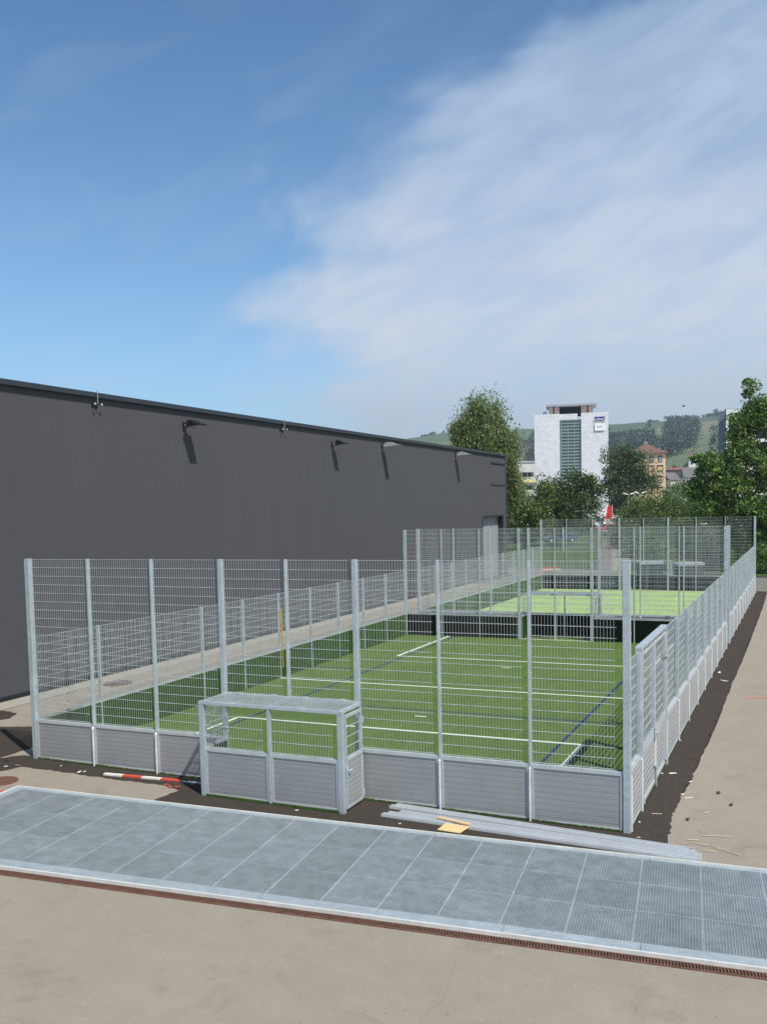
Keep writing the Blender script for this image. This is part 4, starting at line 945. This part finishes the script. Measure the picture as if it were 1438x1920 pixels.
# ------------------------------------------------------------------ cars, vans, banner, lamps
def car(name, label, px, depth, heading, col, van=False, cat='car'):
    p = gpt(px, depth); a = YAW+heading; fr = (p, Vector((math.cos(a), math.sin(a), 0)), Vector((-math.sin(a), math.cos(a), 0)))
    root = empty(name, p, label, cat, 'vehicles parked behind the courts')
    Lc, Wc, Hc = (5.2, 2.0, 2.4) if van else (4.3, 1.78, 1.45)
    if van: prof = [(-Lc/2, .35), (-Lc/2, 1.0), (-Lc/2+.25, 1.15), (-Lc/2+.9, 1.35), (-Lc/2+1.5, 2.3), (-Lc/2+1.9, Hc), (Lc/2-.1, Hc), (Lc/2, 2.2), (Lc/2, .4)]
    else: prof = [(-Lc/2, .35), (-Lc/2, .62), (-Lc/2+.2, .78), (-Lc/2+1.2, .93), (-Lc/2+1.9, 1.38), (-Lc/2+2.3, Hc), (Lc/2-1.1, 1.42), (Lc/2-.35, 1.0), (Lc/2, .9), (Lc/2, .4)]
    mb = LB(fr); n = len(prof)
    def ins(z): return .12*max(0, (z-.95))/(Hc-.95) if z > .95 else 0
    La = [mb.T(x, -Wc/2+ins(z)*1.6, z) for x, z in prof]; Ra = [mb.T(x, Wc/2-ins(z)*1.6, z) for x, z in prof]
    mb.poly(La); mb.poly(Ra[::-1])
    for i in range(n): j = (i+1) % n; mb.quad(La[i], La[j], Ra[j], Ra[i])
    body = mb.build('body', col, root, bevel=.04)
    mb = LB(fr)
    if van:
        mb.quad(mb.T(-Lc/2+.93, -.8, 1.42), mb.T(-Lc/2+1.44, -.74, 2.2), mb.T(-Lc/2+1.44, .74, 2.2), mb.T(-Lc/2+.93, .8, 1.42))
        for sy in (-1, 1): mb.quad(mb.T(-Lc/2+1.3, sy*.985, 1.35), mb.T(-Lc/2+2.4, sy*.985, 1.35), mb.T(-Lc/2+2.4, sy*.91, 2.1), mb.T(-Lc/2+1.7, sy*.91, 2.1))
    else:
        mb.quad(mb.T(-Lc/2+1.25, -.72, .97), mb.T(-Lc/2+1.9, -.66, 1.395), mb.T(-Lc/2+1.9, .66, 1.395), mb.T(-Lc/2+1.25, .72, .97))
        for sy in (-1, 1): mb.quad(mb.T(-Lc/2+1.5, sy*.895, .96), mb.T(Lc/2-.7, sy*.895, .98), mb.T(Lc/2-1.2, sy*.79, 1.36), mb.T(-Lc/2+2.0, sy*.79, 1.36))
        mb.quad(mb.T(Lc/2-.38, -.68, 1.04), mb.T(Lc/2-.98, -.62, 1.40), mb.T(Lc/2-.98, .62, 1.40), mb.T(Lc/2-.38, .68, 1.04))
    for v in range(len(mb.v)): pass
    mb.v = [tuple(Vector(v)+Vector((0, 0, .015))-(fr[1]*0)) for v in mb.v]
    mb.build('window', MAT['darkmetal'], root)
    for x in (-Lc/2+.8, Lc/2-.8):
        for sy in (-1, 1):
            mb = LB(fr); mb.tube(mb.T(x, sy*(Wc/2-.2), .32), mb.T(x, sy*(Wc/2+.02), .32), .32, n=16); w = mb.build('wheel', MAT['dark'], root)
            mb = LB(fr); mb.tube(mb.T(x, sy*(Wc/2+.0), .32), mb.T(x, sy*(Wc/2+.03), .32), .19, n=12); mb.build('rim', MAT['slab'], w)
    for sy in (-1, 1):
        mb = LB(fr); mb.lbox(-Lc/2-.02, -Lc/2+.06, sy*.65-.16, sy*.65+.16, .62 if not van else .8, .76 if not van else .98); mb.build('headlight', MAT['signwhite'], root)
    return root
CARRED = flat('car_red', (.55, .03, .05), .25); CARW = flat('car_white', (.80, .81, .82), .3); CARD = flat('car_dark', (.03, .032, .04), .3); CARB = flat('car_blue', (.04, .07, .14), .3)
car('parked_car', 'red car with a white roof stripe parked at the end of the footpath', 1140, 156, R(12), CARRED)
car('parked_van', 'white van parked left of the red banner', 1126, 172, R(80), CARW, True, 'van')
car('parked_van', 'white van parked just right of the red banner', 1154, 170, R(80), CARW, True, 'van')
car('parked_car', 'dark car parked just in front of the red car', 1148, 141, R(75), CARD)
car('parked_car', 'dark blue car standing behind the grass left of the footpath', 1050, 118, R(10), CARB)
p, ax, ay = frame_at(1144, 168)
bn = empty('banner', p, 'tall red banner flag standing between the two white vans', 'banner')
mb = LB((p, ax, ay)); mb.tube(mb.T(.52, 0, 0), mb.T(.52, 0, 4.5), .04); mb.build('pole', MAT['white'], bn)
mb = LB((p, ax, ay)); pr = [(-.75, 2.0), (.45, 2.0), (.48, 4.0), (.30, 4.35), (-.10, 4.42), (-.35, 4.1), (-.42, 3.2)]
n = 7; a_ = [mb.T(x, -.02, z) for x, z in pr]; b2 = [mb.T(x, .02, z) for x, z in pr]; mb.poly(a_); mb.poly(b2[::-1])
for i in range(n): j = (i+1) % n; mb.quad(a_[i], a_[j], b2[j], b2[i])
mb.build('flag', flat('banner_red', (.62, .03, .03), .6), bn)
def lamp(px, py, depth, label):
    p, ax, ay = frame_at(px, depth); h = A(px, py, depth).z-p.z
    r_ = empty('street_lamp', p, label, 'street lamp', 'twin-armed white street lamps')
    mb = LB((p, ax, ay)); mb.tube(mb.T(0, 0, 0), mb.T(0, 0, h), .10, .05, 8); mb.build('pole', MAT['slab'], r_)
    for sx in (-1, 1):
        mb = LB((p, ax, ay)); mb.bar(mb.T(0, 0, h-.05), mb.T(sx*.3, 0, h+.08), .06); mb.build('arm', MAT['slab'], r_)
        mb = LB((p, ax, ay)); mb.hexa([mb.T(sx*.25, -.15, h+.05), mb.T(sx*.95, -.15, h+.22), mb.T(sx*.95, .15, h+.22), mb.T(sx*.25, .15, h+.05), mb.T(sx*.25, -.15, h+.22), mb.T(sx*.95, -.15, h+.40), mb.T(sx*.95, .15, h+.40), mb.T(sx*.25, .15, h+.22)]); mb.build('lamp_head', MAT['signwhite'], r_)
lamp(1202, 926, 150, 'white twin-armed street lamp in front of the bushes, the right one of the pair')
lamp(1180, 928, 165, 'white twin-armed street lamp partly hidden by bushes, the left one of the pair')
p, ax, ay = frame_at(1322, 100); h = A(1322, 983, 100).z-p.z
r_ = empty('street_lamp', p, 'low white-headed lamp in front of the dark trees above the far fence', 'street lamp')
mb = LB((p, ax, ay)); mb.tube(mb.T(0, 0, 0), mb.T(0, 0, h), .06, .05, 8); mb.build('pole', MAT['darkmetal'], r_)
mb = LB((p, ax, ay)); mb.lbox(-.35, .35, -.2, .2, h, h+.14); mb.build('lamp_head', MAT['signwhite'], r_)
# low boxes beyond the far fence
def boxthing(px0, px1, depth, h, label):
    p, ax, ay = frame_at((px0+px1)/2, depth); w = (px1-px0)*depth/F_PX
    r_ = empty('storage_box', p, label, 'box', 'low boxes beyond the far fence')
    mb = LB((p, ax, ay)); mb.lbox(-w/2+.08, w/2-.08, .06, .95, .08, h-.2); mb.build('body', MAT['coping'], r_, bevel=.02)
    mb = LB((p, ax, ay)); mb.lbox(-w/2, w/2, 0, 1.0, h-.19, h); mb.build('lid', MAT['slab'], r_, bevel=.02)
    for x in (-w/2+.15, w/2-.15):
        mb = LB((p, ax, ay)); mb.lbox(x-.05, x+.05, .1, .9, 0, .075); mb.build('foot', MAT['darkmetal'], r_)
boxthing(1271, 1323, 60, 1.05, 'low dark box with a pale grey lid beyond the right of the far fence')
boxthing(1200, 1246, 62, 1.0, 'low dark box with a grey lid, the left one beyond the far fence')
for i, (px, py) in enumerate(((1022, 1070), (1035, 1072), (1030, 1068))):
    q = gpt(px, 67+i); mb = MB(); mb.bar(q+Vector((-.6, 0, .08+.05*i)), q+Vector((.6, .2, .12+.05*i)), .18, .08); tag(mb.build('barrier_board', [MAT['red'], MAT['paper']][i % 2]), ['red board lying behind the left of the far fence', 'white board lying behind the left of the far fence', 'thin red board resting on the white one behind the far fence'][i], 'barrier board')
# a bird high in the sky
q = A(1283, 764, 70); mb = MB()
mb.tube(q+Vector((-.10, 0, 0)), q+Vector((0, 0, .01)), .015, .04, 8); mb.tube(q+Vector((0, 0, .01)), q+Vector((.12, 0, .02)), .04, .02, 8)
mb.hexa([q+Vector(v) for v in ((-.04, .02, .02), (.05, .02, .02), (.02, .22, .09), (-.04, .2, .09), (-.04, .02, .03), (.05, .02, .03), (.02, .22, .095), (-.04, .2, .095))]); mb.hexa([q+Vector(v) for v in ((-.04, -.02, .02), (.05, -.02, .02), (.02, -.22, .09), (-.04, -.2, .09), (-.04, -.02, .03), (.05, -.02, .03), (.02, -.22, .095), (-.04, -.2, .095))])
tag(mb.build('bird', MAT['dark']), 'small dark bird flying above the hills', 'bird')

# ------------------------------------------------------------------ hills
sky_prof = [(-800, 930), (300, 905), (600, 860), (740, 835), (790, 825), (850, 818), (1000, 815), (1145, 805), (1220, 799), (1270, 796), (1310, 793), (1350, 788), (1400, 782), (1500, 775), (1700, 780), (2600, 900)]
def skyl(px):
    for (a, ya), (b_, yb) in zip(sky_prof, sky_prof[1:]):
        if a <= px <= b_: t = (px-a)/(b_-a); t = t*t*(3-2*t); return ya+(yb-ya)*t
    return 930
def hill(px, d):
    H = CAM.z+((953-.0212*(px-719))-skyl(px))/F_PX*2000
    t = max(0, min(1, (d-480)/1520)); t2 = t*t*(3-2*t)
    h = H*t2
    # a nearer spur rising to the right
    spur = max(0, min(1, (px-1100)/300)); e = math.exp(-((d-900)/260)**2)*spur*26
    return h*1.0+e+math.sin(px*.013+d*.004)*2.5*t-1.2*(1-t)
mb = MB(); PXs = list(range(-700, 2500, 25)); Ds = [430, 480, 540, 600, 660, 720, 790, 860, 930, 1000, 1090, 1180, 1270, 1360, 1460, 1560, 1680, 1800, 1900, 2000, 2150, 2400]
for d in Ds:
    for px in PXs:
        q = A(px, 900, d); hh = hill(px, d) if d <= 2000 else hill(px, 2000)*(1-(d-2000)/500*.6)
        mb.v.append((q.x, q.y, hh+.2 if d > 430 else -3))
nn = len(PXs)
for i in range(len(Ds)-1):
    for j in range(nn-1): mb.f.append((i*nn+j, i*nn+j+1, (i+1)*nn+j+1, (i+1)*nn+j)); mb.mi.append(0)
def fields():
    mt, t, b_ = newmat('hill_fields'); v = posvec(t)
    mp = N(t, 'ShaderNodeMapping'); mp.inputs['Scale'].default_value = (.0045, .0026, .010); mp.inputs['Rotation'].default_value = (0, 0, .6); L(t, v, mp.inputs[0])
    vo = N(t, 'ShaderNodeTexVoronoi'); vo.inputs['Scale'].default_value = 1.6; L(t, mp.outputs[0], vo.inputs['Vector'])
    sp_ = N(t, 'ShaderNodeSeparateColor'); L(t, vo.outputs['Color'], sp_.inputs[0])
    col = ramp(t, sp_.outputs[0], [(0, (.06, .105, .04)), (.25, (.08, .13, .05)), (.5, (.11, .145, .06)), (.72, (.17, .17, .08)), (.8, (.075, .125, .05)), (1, (.05, .09, .04))], 'CONSTANT')
    n = noise(t, v, .02, 5, .6); col = mixc(t, 1., col, ramp(t, n, [(.3, (.8, .85, .8)), (.7, (1.15, 1.1, 1.1))]), 'MULTIPLY')
    L(t, col, b_.inputs['Base Color']); b_.inputs['Roughness'].default_value = .95; return mt
mb.build('hills', fields(), smooth=True)['kind'] = 'structure'
# woods on the hills: tree-sized leafy clumps merged into one far mass
cs = []; rs = []
def wood(px0, px1, d0, d1, n, r=6):
    for _ in range(n):
        px = random.uniform(px0, px1); d = random.uniform(d0, d1); q = A(px, 900, d); h = hill(px, d)
        for k in range(3): cs.append((q.x+random.uniform(-2, 2), q.y+random.uniform(-2, 2), h+r*(.4+.5*k))); rs.append(r*(.9-.22*k)*random.uniform(.8, 1.2))
wood(1140, 1225, 1050, 1250, 260, 9); wood(1185, 1245, 860, 980, 120, 8); wood(1250, 1308, 1150, 1500, 190, 9.5); wood(1205, 1300, 930, 1080, 110, 8); wood(960, 1145, 1000, 1500, 110, 8)
wood(1217, 1236, 1930, 1990, 12, 6); wood(1320, 1372, 1900, 1990, 45, 6); wood(800, 870, 1900, 1990, 14, 5); wood(1240, 1345, 520, 600, 90, 5); wood(1140, 1400, 440, 500, 100, 5); wood(760, 1000, 600, 700, 60, 7); wood(1340, 1600, 600, 1700, 160, 8)
for px in (1262, 1264, 1252, 1218, 1335, 1290): wood(px, px+3, 700, 1500, 3, 5)
o = leaves('far_woods', cs, rs, 90000, 2.6, LM['far_'], None); o['kind'] = 'stuff'; tag(o, 'dark woods scattered over the hillside fields', 'woods')
q = A(796, 826, 1700); mb = MB(); mb.tube(q+Vector((0, 0, -20)), q+Vector((0, 0, 8)), 1.0, .5); mb.tube(q+Vector((0, 0, 6)), q+Vector((0, 0, 9)), 2.2, 2.0); tag(mb.build('hill_mast', MAT['darkmetal']), 'thin mast with a round head on the distant hill left of the birch', 'mast')

# ------------------------------------------------------------------ haze
HAZE = True
if HAZE:
    mb = MB(); mb.box(-2600, 2600, -260, 3200, -8, 330); hz = mb.build('haze', None); hz.data.materials.clear()
    mt = bpy.data.materials.new('haze_air'); mt.use_nodes = True; t = mt.node_tree; t.nodes.clear()
    pv = N(t, 'ShaderNodeVolumePrincipled'); pv.inputs['Color'].default_value = (.72, .82, 1, 1); pv.inputs['Density'].default_value = .00020; pv.inputs['Anisotropy'].default_value = .2
    oo = N(t, 'ShaderNodeOutputMaterial'); L(t, pv.outputs[0], oo.inputs['Volume']); hz.data.materials.append(mt); hz['kind'] = 'stuff'
    tag(hz, 'thin bluish summer haze over the valley', 'haze')
